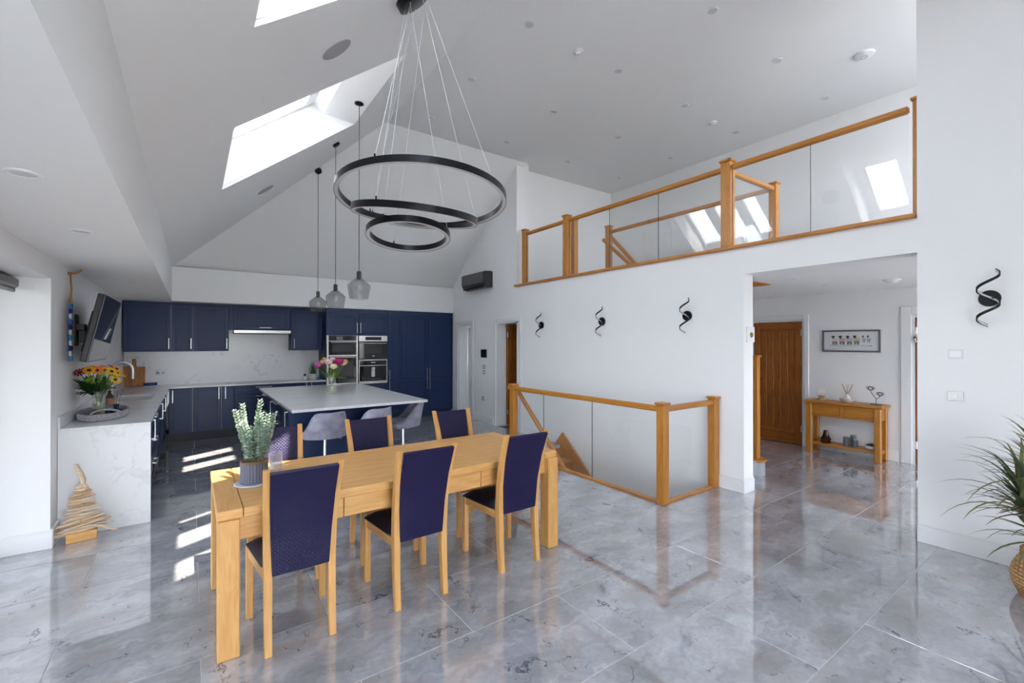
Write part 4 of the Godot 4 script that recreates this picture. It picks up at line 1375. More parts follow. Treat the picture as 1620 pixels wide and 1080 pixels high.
	part("bullnose_body", Geo.new().lathe([Vector2(0, 0.0), Vector2(0.115, 0.0), Vector2(0.115, 0.165), Vector2(0, 0.165)], 28, q + Vector3(5.72, 0, -2.80)), M.carpet, e)
	newel(e, q.x + 5.745, q.z - 2.80, 0.193, 1.45, 0.075)
	beam("stringer", q + Vector3(5.725, 0.30, -2.98), q + Vector3(5.725, 2.4, -5.35), 0.03, 0.26, M.rail, e, 0.004)
	beam("stair_handrail", q + Vector3(5.74, 1.28, -2.95), q + Vector3(5.74, 3.4, -5.35), 0.055, 0.055, M.rail_b, e, 0.01)
	# oak lining of the opening in the hall ceiling
	var o := setting("trim_7")
	bx("lining", Vector3(5.07, 2.36, -2.745), Vector3(5.98, 2.70, -2.722), M.rail, o)
	bx("lining", Vector3(5.957, 2.36, -5.45), Vector3(5.979, 2.70, -2.745), M.rail, o)


func fixtures() -> void:
	var ord := ["first", "second", "third", "fourth"]
	# ---------- downlights in the flat ceiling, a regular grid
	var dl := Geo.new().lathe([Vector2(0.0, -0.002), Vector2(0.042, -0.002)], 20).mesh()
	var rim := Geo.new().lathe([Vector2(0.042, -0.002), Vector2(0.044, -0.008), Vector2(0.056, -0.006), Vector2(0.058, 0.0)], 24).mesh()
	var gx := [2.865, 4.235, 5.605, 6.99]
	var gz := [-6.085, -4.895, -3.70, -2.48]
	for i in 4:
		for j in 4:
			if i == 0 and j == 3:
				continue
			downlight(dl, rim, Vector3(gx[i], HC, gz[j]), "recessed downlight in the high ceiling, %s row from the kitchen, %s from the ridge" % [ord[j], ord[i]], "high ceiling downlights")
	var lz := [-7.72, -6.55, -3.745, -2.598]
	for j in 4:
		downlight(dl, rim, Vector3(-0.55, 2.31, lz[j]), "recessed downlight in the low side ceiling, %s from the kitchen cupboards" % ord[j], "low ceiling downlights")
	var hz := [[5.653, -2.336, "nearest the room opening"], [6.561, -2.342, "in the middle of the hall"], [7.64, -3.5, "by the oak door"]]
	for h in hz:
		downlight(dl, rim, Vector3(h[0], 2.375, h[1]), "white recessed downlight in the hall ceiling, " + h[2], "hall downlights")
	# ---------- smoke alarms and the ceiling access point
	for s in [[Vector3(3.58, HC, -3.714), 0.055, "white round smoke alarm on the high ceiling nearer the chandelier"], [Vector3(6.387, HC, -3.739), 0.06, "white round smoke alarm on the high ceiling nearer the balcony"], [Vector3(6.72, 2.375, -1.70), 0.085, "white round smoke alarm on the hall ceiling"]]:
		var t := thing("smoke_alarm", s[2], "smoke alarm", s[0], 0.0, "smoke alarms")
		var r: float = s[1]
		part("base", Geo.new().lathe([Vector2(0, -0.02), Vector2(r * 0.9, -0.02), Vector2(r, -0.014), Vector2(r, 0)], 28), M.plastic_white, t)
		part("sensor_cap", Geo.new().lathe([Vector2(0, -0.042), Vector2(r * 0.5, -0.042), Vector2(r * 0.68, -0.032), Vector2(r * 0.68, -0.02)], 28), M.plastic_white, t)
	var ap := thing("access_point", "white shallow disc access point near the right end of the ceiling", "access point", Vector3(6.296, HC, -1.842))
	part("body", Geo.new().lathe([Vector2(0, -0.035), Vector2(0.05, -0.034), Vector2(0.095, -0.018), Vector2(0.1, 0)], 36), M.plastic_white, ap)
	part("light_ring", Geo.new().lathe([Vector2(0.03, -0.0365), Vector2(0.036, -0.0362)], 28), M.speaker, ap)
	# ---------- flush speakers in the slope
	var n := 0
	for s in [[0.85, -3.37, "round flush ceiling speaker between the two skylights"], [0.824, -6.965, "round flush ceiling speaker in the slope over the kitchen"]]:
		var t := thing("ceiling_speaker", s[2], "speaker", Vector3(s[0], sy(s[0]), s[1]), 0.0, "ceiling speakers")
		t.rotation.z = atan(SL)
		part("grille", Geo.new().lathe([Vector2(0, -0.004), Vector2(0.115, -0.004), Vector2(0.12, 0.0)], 36), M.speaker, t)
	# ---------- wall sconces: ribbon spiral before a round plate
	var sc := [[-5.946, 1.93, "black spiral wall light nearest the doorway"], [-4.554, 1.94, "black spiral wall light, second along from the doorway"], [-3.173, 1.955, "black spiral wall light beside the hall opening"], [-0.655, 1.962, "black spiral wall light on the near wall above the switch"]]
	for s in sc:
		var t := thing("spiral_sconce", s[2], "wall light", Vector3(XW, s[1], s[0]), 0.0, "black spiral wall lights")
		part("back_plate", Geo.new().lathe([Vector2(0, 0.026), Vector2(0.055, 0.026), Vector2(0.06, 0.02), Vector2(0.06, 0.0)], 32, Vector3(-0.001, 0, 0), Basis(Vector3.BACK, PI / 2)), M.black_satin, t)
		var rib := Geo.new()
		var led := Geo.new()
		var N := 72
		var rows := []
		var rows2 := []
		for i in N + 1:
			var k := float(i) / N
			var ang := TAU * (k - 0.08) / 0.53
			var rr := 0.064
			var c := Vector3(-0.072 - sin(ang) * 0.036, 0.205 - 0.41 * k, cos(ang) * rr)
			var out := Vector3(-sin(ang), 0, cos(ang))
			rows.append([c + Vector3(0, 0.011, 0), c + Vector3(0, -0.011, 0)])
			rows2.append([c - out * 0.0085 + Vector3(0, 0.007, 0), c - out * 0.0085 + Vector3(0, -0.007, 0)])
		part("ribbon", rib.sheet(rows, 0.008), M.black_satin, t)
		part("led_strip", led.sheet(rows2), M.led, t)
		part("stem", Geo.new().tube([Vector3(-0.02, 0, 0), Vector3(-0.055, 0.0, 0.03)], 0.007, 8), M.black, t)
	# ---------- switches, sockets, panels on the right wall
	plate("white touch control panel on the near wall below the spiral light", "control panel", 1.541, -0.841, 0.077, 0.086, true)
	plate("chrome edged light switch plate below the white control panel", "switch", 1.212, -0.841, 0.072, 0.09, false)
	var tp := thing("touch_screen", "small black wall touch screen between the two kitchen doorways", "touch screen", Vector3(XW, 1.41, -7.80))
	part("bezel", sbox(Vector3(0.014, 0.17, 0.22), 0.004), M.black, tp, Vector3(-0.008, 0, 0))
	part("screen", sbox(Vector3(0.004, 0.15, 0.20), 0.001), M.black_gloss, tp, Vector3(-0.0155, 0, 0))
	plate("white switch below the black wall touch screen", "switch", 1.14, -7.80, 0.085, 0.085, false)
	plate("white switch just under another, below the touch screen", "switch", 1.03, -7.80, 0.085, 0.085, false)
	plate("wall socket low between the two kitchen doorways", "socket", 0.49, -7.835, 0.085, 0.085, false)
	# ---------- air conditioner
	var ac := thing("air_conditioner", "dark grey wall air conditioner above the doorways", "air conditioner", Vector3(XW, 2.72, -7.92))
	var prof := PackedVector2Array([Vector2(0, 0.01), Vector2(0, 0.32), Vector2(-0.03, 0.335), Vector2(-0.18, 0.325), Vector2(-0.205, 0.30), Vector2(-0.205, 0.10), Vector2(-0.18, 0.05), Vector2(-0.09, 0.0)])
	part("body", Geo.new().prism(prof, Vector3(-0.001, 0, -0.44), Vector3.RIGHT, Vector3.UP, Vector3(0, 0, 0.88)), M.charcoal, ac)
	part("front_panel", sbox(Vector3(0.012, 0.205, 0.84), 0.003), M.silver_grey, ac, Vector3(-0.211, 0.205, -0.012))
	part("air_flap", Geo.new().box(Vector3.ZERO, Vector3(0.012, 0.085, 0.80), 0.003, Basis(Vector3.BACK, -0.95)), M.black, ac, Vector3(-0.165, 0.032, -0.01))
	for i in 7:
		part("louvre", sbox(Vector3(0.05, 0.006, 0.05), 0.001), M.speaker, ac, Vector3(-0.11, 0.004, -0.33 + i * 0.11))


func downlight(lens: Mesh, rim: Mesh, at: Vector3, label: String, group: String) -> void:
	var t := thing("downlight", label, "downlight", at, 0.0, group)
	part("bezel", rim, M.plastic_white, t)
	part("lens", lens, M.lens, t, Vector3(0, -0.003, 0))


func plate(label: String, category: String, y: float, z: float, h: float, w: float, glow: bool) -> void:
	var t := thing("wall_" + category.replace(" ", "_"), label, category, Vector3(XW, y, z))
	part("plate", sbox(Vector3(0.009, h, w), 0.002), M.plastic_white if glow else M.chrome_white, t, Vector3(-0.005, 0, 0))
	if glow:
		part("touch_face", sbox(Vector3(0.004, h * 0.62, w * 0.74), 0.001), M.switch_face, t, Vector3(-0.011, 0, 0))
	else:
		part("rocker", sbox(Vector3(0.004, h * 0.42, w * 0.22), 0.001), M.switch_face, t, Vector3(-0.0108, 0, 0))
		for s in [-1.0, 1.0]:
			part("screw", Geo.new().tube([Vector3(-0.009, 0, w * 0.36 * s), Vector3(-0.0115, 0, w * 0.36 * s)], 0.003, 10), M.steel, t)


func left_wall_things() -> void:
	# ---------- television on its swing arm
	var tv := thing("television", "wall television tilted forward over the sink run", "television", Vector3(-0.69, 1.455, -5.84))
	var lean := atan2(0.12, 0.60)
	var bs := Basis(Vector3.BACK, -lean)
	part("casing", Geo.new().box(bs * Vector3(-0.022, 0.31, 0), Vector3(0.045, 0.61, 1.05), 0.006, bs), M.black, tv, Vector3(-0.055, 0, 0))
	part("back_box", Geo.new().box(bs * Vector3(-0.06, 0.27, 0), Vector3(0.035, 0.38, 0.7), 0.008, bs), M.black, tv, Vector3(-0.055, 0, 0))
	part("bezel", Geo.new().box(bs * Vector3(0.003, 0.31, 0), Vector3(0.008, 0.615, 1.055), 0.002, bs), M.tv_rim, tv, Vector3(-0.055, 0, 0))
	part("screen", Geo.new().box(bs * Vector3(0.008, 0.313, 0), Vector3(0.004, 0.595, 1.035), 0.0, bs), M.tv_screen, tv, Vector3(-0.055, 0, 0))
	var arm := thing("tv_bracket", "black folding wall bracket behind the tilted television", "bracket", Vector3(XL, 1.75, -5.95))
	part("wall_plate", sbox(Vector3(0.02, 0.30, 0.10), 0.006), M.black, arm, Vector3(0.011, 0, 0))
	part("arm", sbox(Vector3(0.06, 0.06, 0.12), 0.005), M.black, arm, Vector3(0.05, 0.03, 0.02))
	part("arm", sbox(Vector3(0.05, 0.16, 0.20), 0.004), M.black, arm, Vector3(0.047, -0.04, -0.10))
	# ---------- rope hanging with glass pieces
	var rp := thing("glass_wall_hanging", "rope hanging with a column of blue and white glass pieces", "wall hanging", Vector3(XL + 0.02, 1.46, -5.62))
	part("rope", Geo.new().tube([Vector3(0.0, 0.56, 0), Vector3(0.006, 0.66, 0), Vector3(0.0, 0.75, 0), Vector3(0.0, 0.80, 0)], 0.007, 8), M.rope, rp)
	part("peg", Geo.new().tube([Vector3(-0.018, 0.795, 0), Vector3(0.03, 0.80, 0), Vector3(0.075, 0.835, 0)], [0.012, 0.011, 0.008], 8), M.rope, rp)
	part("knot", Geo.new().lathe([Vector2(0, 0.53), Vector2(0.013, 0.535), Vector2(0.015, 0.55), Vector2(0.011, 0.565), Vector2(0, 0.57)], 12), M.rope, rp)
	var cols := [Color(0.16, 0.50, 0.75), Color(0.10, 0.12, 0.55), Color(0.80, 0.85, 0.88), Color(0.16, 0.42, 0.72), Color(0.10, 0.12, 0.55), Color(0.78, 0.84, 0.88), Color(0.2, 0.55, 0.78), Color(0.72, 0.82, 0.90), Color(0.10, 0.12, 0.52), Color(0.80, 0.85, 0.88), Color(0.16, 0.50, 0.76)]
	for i in cols.size():
		part("glass_piece", sbox(Vector3(0.02, 0.043, 0.055), 0.003), mat(cols[i], 0.12), rp, Vector3(0.002, 0.505 - i * 0.048, 0))
	# ---------- roller blind in the window recess
	var bl := thing("roller_blind", "dark grey roller blind cassette at the head of the side window", "blind", Vector3(-1.12, 2.04, -3.9))
	part("cassette", sbox(Vector3(0.09, 0.085, 2.2), 0.02), M.charcoal, bl, Vector3(0, 0.045, 0))
	part("bottom_bar", sbox(Vector3(0.02, 0.03, 2.14), 0.006), M.silver_grey, bl, Vector3(0.02, -0.012, 0))


func hall_things() -> void:
	# ---------- console table
	var t := thing("console_table", "oak console table with two drawers against the hall wall", "console table", Vector3(7.69, 0, -2.48))
	for z in [-0.415, 0.415]:
		for x in [-0.135, 0.135]:
			beam("leg", Vector3(x, 0, z), Vector3(x, 0.735, z), 0.075 if x < 0 else 0.06, 0.065, M.rail, t, 0.008, Vector3.BACK)
		beam("side_rail", Vector3(-0.1, 0.64, z), Vector3(0.1, 0.64, z), 0.03, 0.16, M.rail_b, t)
		beam("low_rail", Vector3(-0.1, 0.13, z), Vector3(0.1, 0.13, z), 0.03, 0.05, M.rail_b, t)
	beam("table_top", Vector3(0, 0.755, -0.475), Vector3(0, 0.755, 0.475), 0.35, 0.038, M.rail, t, 0.008)
	beam("shelf", Vector3(0, 0.135, -0.40), Vector3(0, 0.135, 0.40), 0.28, 0.03, M.rail_b, t, 0.004)
	beam("frame_rail", Vector3(-0.125, 0.715, -0.385), Vector3(-0.125, 0.715, 0.385), 0.05, 0.03, M.rail_b, t, 0.003)
	beam("frame_rail", Vector3(-0.125, 0.565, -0.385), Vector3(-0.125, 0.565, 0.385), 0.05, 0.028, M.rail_b, t, 0.003)
	beam("back_rail", Vector3(0.135, 0.64, -0.385), Vector3(0.135, 0.64, 0.385), 0.02, 0.17, M.rail_b, t, 0.003)
	part("divider", sbox(Vector3(0.05, 0.122, 0.045), 0.003), M.rail, t, Vector3(-0.125, 0.64, 0))
	for s in [-1.0, 1.0]:
		var d := beam("drawer", Vector3(-0.13, 0.64, 0.204 * s - 0.177), Vector3(-0.13, 0.64, 0.204 * s + 0.177), 0.03, 0.117, M.rail, t, 0.003)
		part("handle", Geo.new().tube([Vector3(-0.055, 0, -0.012), Vector3(-0.045, 0, -0.032), Vector3(0.045, 0, -0.032), Vector3(0.055, 0, -0.012)], 0.008, 8), M.silver_grey, d)
	var y := 0.775
	# things on the console
	var a := thing("candle_holder", "clear glass candle holder on a tan wooden foot, on the console", "candle holder", Vector3(7.68, y, -2.78))
	part("foot", Geo.new().lathe([Vector2(0, 0), Vector2(0.05, 0), Vector2(0.052, 0.02), Vector2(0.03, 0.035), Vector2(0.035, 0.045), Vector2(0.05, 0.06), Vector2(0, 0.06)], 24), M.drift_c, a)
	part("glass", Geo.new().lathe([Vector2(0.045, 0.06), Vector2(0.058, 0.09), Vector2(0.06, 0.13), Vector2(0.048, 0.175)], 28), M.clear, a)
	var b := thing("reed_diffuser", "white reed diffuser with sticks in a bowl on the console", "diffuser", Vector3(7.70, y, -2.46))
	part("bowl", Geo.new().lathe([Vector2(0, 0), Vector2(0.05, 0), Vector2(0.085, 0.03), Vector2(0.10, 0.055), Vector2(0.094, 0.055), Vector2(0.06, 0.02), Vector2(0, 0.015)], 28), M.ceramic, b)
	part("bottle", Geo.new().lathe([Vector2(0.0, 0.015), Vector2(0.045, 0.015), Vector2(0.045, 0.07), Vector2(0.02, 0.095), Vector2(0.016, 0.115), Vector2(0, 0.115)], 24), M.ceramic, b)
	for k in 6:
		var g := k * 1.05
		part("reed", Geo.new().tube([Vector3(0, 0.09, 0), Vector3(cos(g) * 0.04, 0.26, sin(g) * 0.075)], 0.0025, 5), M.rope, b)
	var c := thing("wire_heart_tree", "black wire ornament with two leafy hearts on the console", "ornament", Vector3(7.68, y, -2.12))
	part("base", Geo.new().lathe([Vector2(0, 0), Vector2(0.065, 0), Vector2(0.065, 0.008), Vector2(0, 0.01)], 24), M.black, c)
	part("stem", Geo.new().tube([Vector3(0, 0.008, 0), Vector3(0, 0.08, 0.0), Vector3(0, 0.15, -0.045), Vector3(0, 0.18, -0.06)], 0.004, 6).tube([Vector3(0, 0.08, 0), Vector3(0, 0.10, 0.03), Vector3(0, 0.13, 0.045)], 0.004, 6), M.black, c)
	for h in [[-0.062, 0.185, 0.062], [0.045, 0.12, 0.055]]:
		var pts := []
		for i in 33:
			var g := TAU * i / 32
			pts.append(Vector3(0, h[1] + h[2] * (0.55 + (13 * cos(g) - 5 * cos(2 * g) - 2 * cos(3 * g) - cos(4 * g)) / 17.0 * 0.55), h[0] + h[2] * pow(sin(g), 3) * 0.8))
		part("heart", Geo.new().tube(pts, 0.003, 5, false), M.black, c)
		for i in 7:
			var g := i * 0.9
			part("leaf", Geo.new().lathe([Vector2(0, -0.002), Vector2(0.010, 0), Vector2(0, 0.002)], 10, Vector3(0, h[1] + h[2] * (0.6 + 0.35 * sin(g)), h[0] + h[2] * 0.45 * cos(g)), Basis(Vector3.BACK, 1.4)), M.silver_grey, c)
	# things on its shelf
	var ys := 0.1505
	var e := thing("brown_vase", "glossy ribbed brown glass vase on the console shelf", "vase", Vector3(7.67, ys, -2.72))
	part("body", Geo.new().lathe([Vector2(0, 0), Vector2(0.062, 0), Vector2(0.072, 0.018), Vector2(0.058, 0.035), Vector2(0.072, 0.055), Vector2(0.055, 0.075), Vector2(0.04, 0.11), Vector2(0.028, 0.165), Vector2(0.03, 0.18), Vector2(0.022, 0.18)], 32), mat(Color(0.20, 0.075, 0.03), 0.1), e)
	for k in [[7.66, -2.46, 0.115, "grey ribbed tin candle pot, tallest at the left of three on the console shelf", 0.04], [7.74, -2.40, 0.14, "grey ribbed tin candle pot standing behind the other two", 0.036], [7.66, -2.36, 0.085, "small lidded grey tin candle pot, shortest of the three", 0.04]]:
		var p := thing("tin_candle", k[3], "candle pot", Vector3(k[0], ys, k[1]), 0.0, "grey tins on the console shelf")
		var pr := [Vector2(0, 0)]
		var hh: float = k[2]
		var rr: float = k[4]
		for i in 9:
			pr.append(Vector2(rr - 0.002 * (i % 2), hh * i / 8.0))
		pr.append(Vector2(0, hh))
		part("pot", Geo.new().lathe(pr, 24), M.tin, p)
		part("lid", Geo.new().lathe([Vector2(0, hh + 0.002), Vector2(rr + 0.001, hh + 0.002), Vector2(rr + 0.001, hh + 0.010), Vector2(0, hh + 0.010)], 24), M.tin, p)
		if hh < 0.09:
			part("knob", Geo.new().lathe([Vector2(0, hh + 0.01), Vector2(0.012, hh + 0.012), Vector2(0.012, hh + 0.028), Vector2(0, hh + 0.032)], 14), M.steel, p)
	var s := thing("succulent_bowl", "white bowl of green succulents on the console shelf", "plant", Vector3(7.66, ys, -2.16))
	part("bowl", Geo.new().lathe([Vector2(0, 0), Vector2(0.06, 0), Vector2(0.085, 0.025), Vector2(0.085, 0.06), Vector2(0.078, 0.06), Vector2(0.07, 0.045), Vector2(0, 0.045)], 28), M.ceramic, s)
	var green := mat(Color(0.10, 0.25, 0.13), 0.5)
	for i in 16:
		var g := i * 2.4
		var rd := 0.062 * sqrt(i / 16.0)
		part("succulent_leaf", Geo.new().lathe([Vector2(0, 0), Vector2(0.014, 0.012), Vector2(0.011, 0.03), Vector2(0, 0.048)], 8, Vector3(cos(g) * rd, 0.042, sin(g) * rd), Basis(Vector3(sin(g), 0, -cos(g)), -0.5 * rd / 0.06)), green, s)
	# ---------- framed sheep print
	var pf := thing("framed_print", "grey framed watercolour print of a row of sheep", "picture", Vector3(7.88, 1.655, -2.476))
	var W := 0.715
	var H := 0.325
	for k in [[Vector3(-0.012, H * 0.5 - 0.012, 0), Vector3(0.022, 0.024, W)], [Vector3(-0.012, -H * 0.5 + 0.012, 0), Vector3(0.022, 0.024, W)], [Vector3(-0.012, 0, W * 0.5 - 0.012), Vector3(0.0218, H - 0.048, 0.024)], [Vector3(-0.012, 0, -W * 0.5 + 0.012), Vector3(0.0218, H - 0.048, 0.024)]]:
		part("frame", sbox(k[1], 0.002), M.frame_grey, pf, k[0])
	var pg := Geo.new()
	var nl := Vector3.LEFT
	var hw := W * 0.5 - 0.02
	var hh2 := H * 0.5 - 0.02
	pg.tri(Vector3(-0.009, hh2, -hw), Vector3(-0.009, hh2, hw), Vector3(-0.009, -hh2, hw), nl, nl, nl, Vector2(0, 0), Vector2(1, 0), Vector2(1, 1))
	pg.tri(Vector3(-0.009, hh2, -hw), Vector3(-0.009, -hh2, hw), Vector3(-0.009, -hh2, -hw), nl, nl, nl, Vector2(0, 0), Vector2(1, 1), Vector2(0, 1))
	var pm := mat(Color.WHITE, 0.3)
	pm.albedo_texture = sheep_print()
	part("print", pg, pm, pf)
	# ---------- small plaque with a brass disc on the pier
	var pq := thing("round_plaque", "white square plaque with a brass disc on the hall pier edge", "plaque", Vector3(4.985, 1.72, -2.5))
	part("plate", sbox(Vector3(0.16, 0.17, 0.012), 0.003), M.plastic_white, pq, Vector3(0.02, 0, 0.007))
	part("disc", Geo.new().lathe([Vector2(0, 0.008), Vector2(0.026, 0.008), Vector2(0.03, 0.0)], 24, Vector3(0.025, -0.005, 0.0135), Basis(Vector3.RIGHT, PI / 2)), M.brass, pq)
	# ---------- charm hanging on the far oak door
	var ch := thing("door_charm", "black and white woven charm hanging on the right-hand hall door", "charm", Vector3(7.862, 1.68, -1.70))
	var ring := []
	for i in 25:
		ring.append(Vector3(0, cos(TAU * i / 24) * 0.07, sin(TAU * i / 24) * 0.05))
	part("hoop", Geo.new().tube(ring, 0.012, 6, false), M.ceramic, ch)
	for i in 5:
		var g := i * 1.256
		part("bead", Geo.new().lathe([Vector2(0, -0.014), Vector2(0.012, -0.006), Vector2(0.012, 0.006), Vector2(0, 0.014)], 10, Vector3(-0.008, cos(g) * 0.07, sin(g) * 0.05)), M.black, ch)


func blot(im: Image, c: Vector2, r: Vector2, col: Color, a: float, nz: FastNoiseLite) -> void:
	for y in range(int(c.y - r.y - 2), int(c.y + r.y + 3)):
		for x in range(int(c.x - r.x - 2), int(c.x + r.x + 3)):
			if x < 0 or y < 0 or x >= im.get_width() or y >= im.get_height():
				continue
			var d := Vector2((x - c.x) / r.x, (y - c.y) / r.y).length() + nz.get_noise_2d(x * 3.0, y * 3.0) * 0.5
			if d < 1.0:
				im.set_pixel(x, y, im.get_pixel(x, y).lerp(col, a * (1.0 - 0.3 * d)))


func sheep_print() -> ImageTexture:
	var im := Image.create(512, 220, false, Image.FORMAT_RGB8)
	im.fill(Color(0.87, 0.87, 0.89))
	var nz := noise(7, 0.03, 3)
	var dark := Color(0.11, 0.10, 0.14)
	var s := [[95, 62, 1.0, Color(0.82, 0.80, 0.80)], [165, 62, 1.1, Color(0.80, 0.62, 0.53)], [235, 62, 1.1, Color(0.72, 0.66, 0.74)], [300, 60, 1.1, Color(0.74, 0.70, 0.50)]]
	for k in s:
		blot(im, Vector2(k[0] + 14, k[1] + 36), Vector2(32, 26) * k[2], k[3], 0.8, nz)
		blot(im, Vector2(k[0] - 4, k[1] + 4), Vector2(11, 17) * k[2], dark, 0.95, nz)
		blot(im, Vector2(k[0] - 4, k[1] - 6), Vector2(22, 6), dark, 0.85, nz)
		for l in [-6, 6, 22, 32]:
			blot(im, Vector2(k[0] + l, k[1] + 72), Vector2(4.5, 22), dark, 0.85, nz)
		blot(im, Vector2(k[0] + 14, k[1] + 58), Vector2(24, 8), Color(0.35, 0.34, 0.36), 0.5, nz)
	for k in [[372, 62], [415, 62]]:
		blot(im, Vector2(k[0] + 10, k[1] + 28), Vector2(20, 17), Color(0.55, 0.55, 0.60), 0.55, nz)
		blot(im, Vector2(k[0], k[1] - 2), Vector2(8, 12), dark, 0.95, nz)
		for l in [0, 14]:
			blot(im, Vector2(k[0] + l, k[1] + 50), Vector2(4, 15), dark, 0.7, nz)
	for i in 42:
		blot(im, Vector2(60 + i * 9.2, 162 + nz.get_noise_1d(i * 40.0) * 12.0), Vector2(9, 5), Color(0.52, 0.66, 0.44), 0.45, nz)
	blot(im, Vector2(445, 164), Vector2(12, 6), Color(0.4, 0.4, 0.46), 0.6, nz)
	return ImageTexture.create_from_image(im)


# flat curved blade along a path, widths given, normal to side
func blade(pts: Array, wid: Array, side: Vector3) -> Array:
	var rows := []
	for i in pts.size():
		var d: Vector3 = (pts[mini(i + 1, pts.size() - 1)] - pts[maxi(i - 1, 0)]).normalized()
		var s := side - d * side.dot(d)
		s = s.normalized()
		var up := s.cross(d).normalized()
		rows.append([pts[i] - s * wid[i] + up * wid[i] * 0.25, pts[i], pts[i] + s * wid[i] + up * wid[i] * 0.25])
	return rows


func leaf_mat(c: Color, rough := 0.55) -> StandardMaterial3D:
	var m := mat(c, rough)
	m.backlight_enabled = true
	m.backlight = Color(c.r * 0.5, c.g * 0.5, c.b * 0.4)
	return m


func table_things() -> void:
	# ---------- knitted mat, ribbed pot with eucalyptus, tumbler
	var y := 0.7602
	single("round_mat", Geo.new().lathe([Vector2(0, 0), Vector2(0.105, 0), Vector2(0.11, 0.004), Vector2(0.105, 0.008), Vector2(0.09, 0.006), Vector2(0, 0.006)], 40), M.doily, "round pale grey knitted mat under the ribbed plant pot", "mat", Vector3(0.318, y, -3.20))
	var p := thing("eucalyptus_plant", "silvery eucalyptus in a blue-grey ribbed pot on the dining table", "potted plant", Vector3(0.318, y + 0.0075, -3.20))
	var pot := Geo.new()
	var seg := 84
	var prv := []
	for k in seg + 1:
		var a := TAU * k / seg
		var rr := 0.073 + (0.0035 if k % 3 == 0 else 0.0)
		prv.append(Vector3(cos(a) * rr, 0, sin(a) * rr))
	for k in seg:
		var a: Vector3 = prv[k]
		var b: Vector3 = prv[k + 1]
		var nn := (b - a).cross(Vector3.UP).normalized()
		if nn.dot(a) < 0:
			nn = -nn
		pot.flat(a, b, b + Vector3(0, 0.13, 0), a + Vector3(0, 0.13, 0), nn)
		pot.tri(Vector3.ZERO, a, b, Vector3.DOWN, Vector3.DOWN, Vector3.DOWN)
	part("pot", pot, M.ribbed, p)
	part("pot_rim", Geo.new().lathe([Vector2(0.0765, 0.122), Vector2(0.0785, 0.130), Vector2(0.075, 0.136), Vector2(0.068, 0.134), Vector2(0.066, 0.115), Vector2(0, 0.115)], 42), M.pot_rim, p)
	var greens := [leaf_mat(Color(0.62, 0.71, 0.65)), leaf_mat(Color(0.73, 0.79, 0.74)), leaf_mat(Color(0.52, 0.63, 0.57))]
	var lg := [Geo.new(), Geo.new(), Geo.new()]
	var sg := Geo.new()
	var stems := [[Vector3(0.012, 0, 0.0), Vector3(0.035, 0.55, 0.02), 0.46], [Vector3(-0.03, 0, 0.01), Vector3(-0.10, 0.48, 0.05), 0.40], [Vector3(-0.02, 0, -0.02), Vector3(-0.055, 0.50, -0.03), 0.43], [Vector3(0.03, 0, 0.02), Vector3(0.115, 0.40, 0.05), 0.36], [Vector3(0.01, 0, 0.03), Vector3(0.02, 0.36, 0.10), 0.33], [Vector3(0.02, 0, -0.03), Vector3(0.09, 0.38, -0.07), 0.34], [Vector3(-0.03, 0, 0.03), Vector3(-0.08, 0.33, 0.09), 0.30], [Vector3(0.03, 0, 0.0), Vector3(0.075, 0.30, 0.01), 0.28], [Vector3(-0.01, 0, 0.02), Vector3(-0.02, 0.30, 0.06), 0.28], [Vector3(0.015, 0, 0.015), Vector3(0.045, 0.44, -0.01), 0.36], [Vector3(-0.02, 0, 0.0), Vector3(-0.06, 0.38, 0.015), 0.32]]
	for s in stems:
		var pts := []
		var top: Vector3 = Vector3(s[1].x, s[2], s[1].z) * Vector3(1.0, 1.0, 1.0)
		for i in 7:
			var k := i / 6.0
			pts.append(Vector3(s[0].x, 0.115, s[0].z).lerp(Vector3(top.x, 0.115 + top.y * 0.86, top.z), k) + Vector3(sin(k * 3.0 + s[2] * 20) * 0.008, 0, cos(k * 3.0) * 0.008))
		sg.tube(pts, 0.0022, 5)
		var cnt := int(s[2] * 84)
		for i in cnt:
			var k := 0.12 + 0.88 * i / cnt
			var c := curve(pts, k)
			for h in 2:
				var a := i * 1.6 + h * PI + rng.randf() * 0.5
				var out := Vector3(cos(a), 0.55 + rng.randf() * 0.4, sin(a)).normalized()
				var r := lerpf(0.0185, 0.0095, k) * (0.8 + 0.4 * rng.randf())
				var sd := out.cross(Vector3.UP).normalized()
				var nn := sd.cross(out).normalized()
				var g: Geo = lg[rng.randi() % 3]
				var cc := c + out * (r + 0.003)
				var fan := []
				for e in 6:
					var b := TAU * e / 6
					fan.append(cc + (out * cos(b) + sd * sin(b) * 0.85) * r + nn * r * 0.22 * cos(2 * b))
				for e in 6:
					g.tri(cc, fan[e], fan[(e + 1) % 6], nn, nn, nn)
	part("stem", sg, mat(Color(0.40, 0.42, 0.32), 0.7), p)
	for i in 3:
		part("foliage", lg[i], greens[i], p)
	var g2 := thing("tumbler", "clear glass tumbler standing behind the plant pot", "glass", Vector3(0.468, y, -3.43))
	part("glass", Geo.new().lathe([Vector2(0, 0.0), Vector2(0.038, 0.0), Vector2(0.042, 0.004), Vector2(0.044, 0.125), Vector2(0.041, 0.125), Vector2(0.039, 0.012), Vector2(0, 0.012)], 32), M.clear, g2)
	part("candle", Geo.new().lathe([Vector2(0, 0.013), Vector2(0.037, 0.013), Vector2(0.038, 0.05), Vector2(0, 0.05)], 28), M.ceramic, g2)


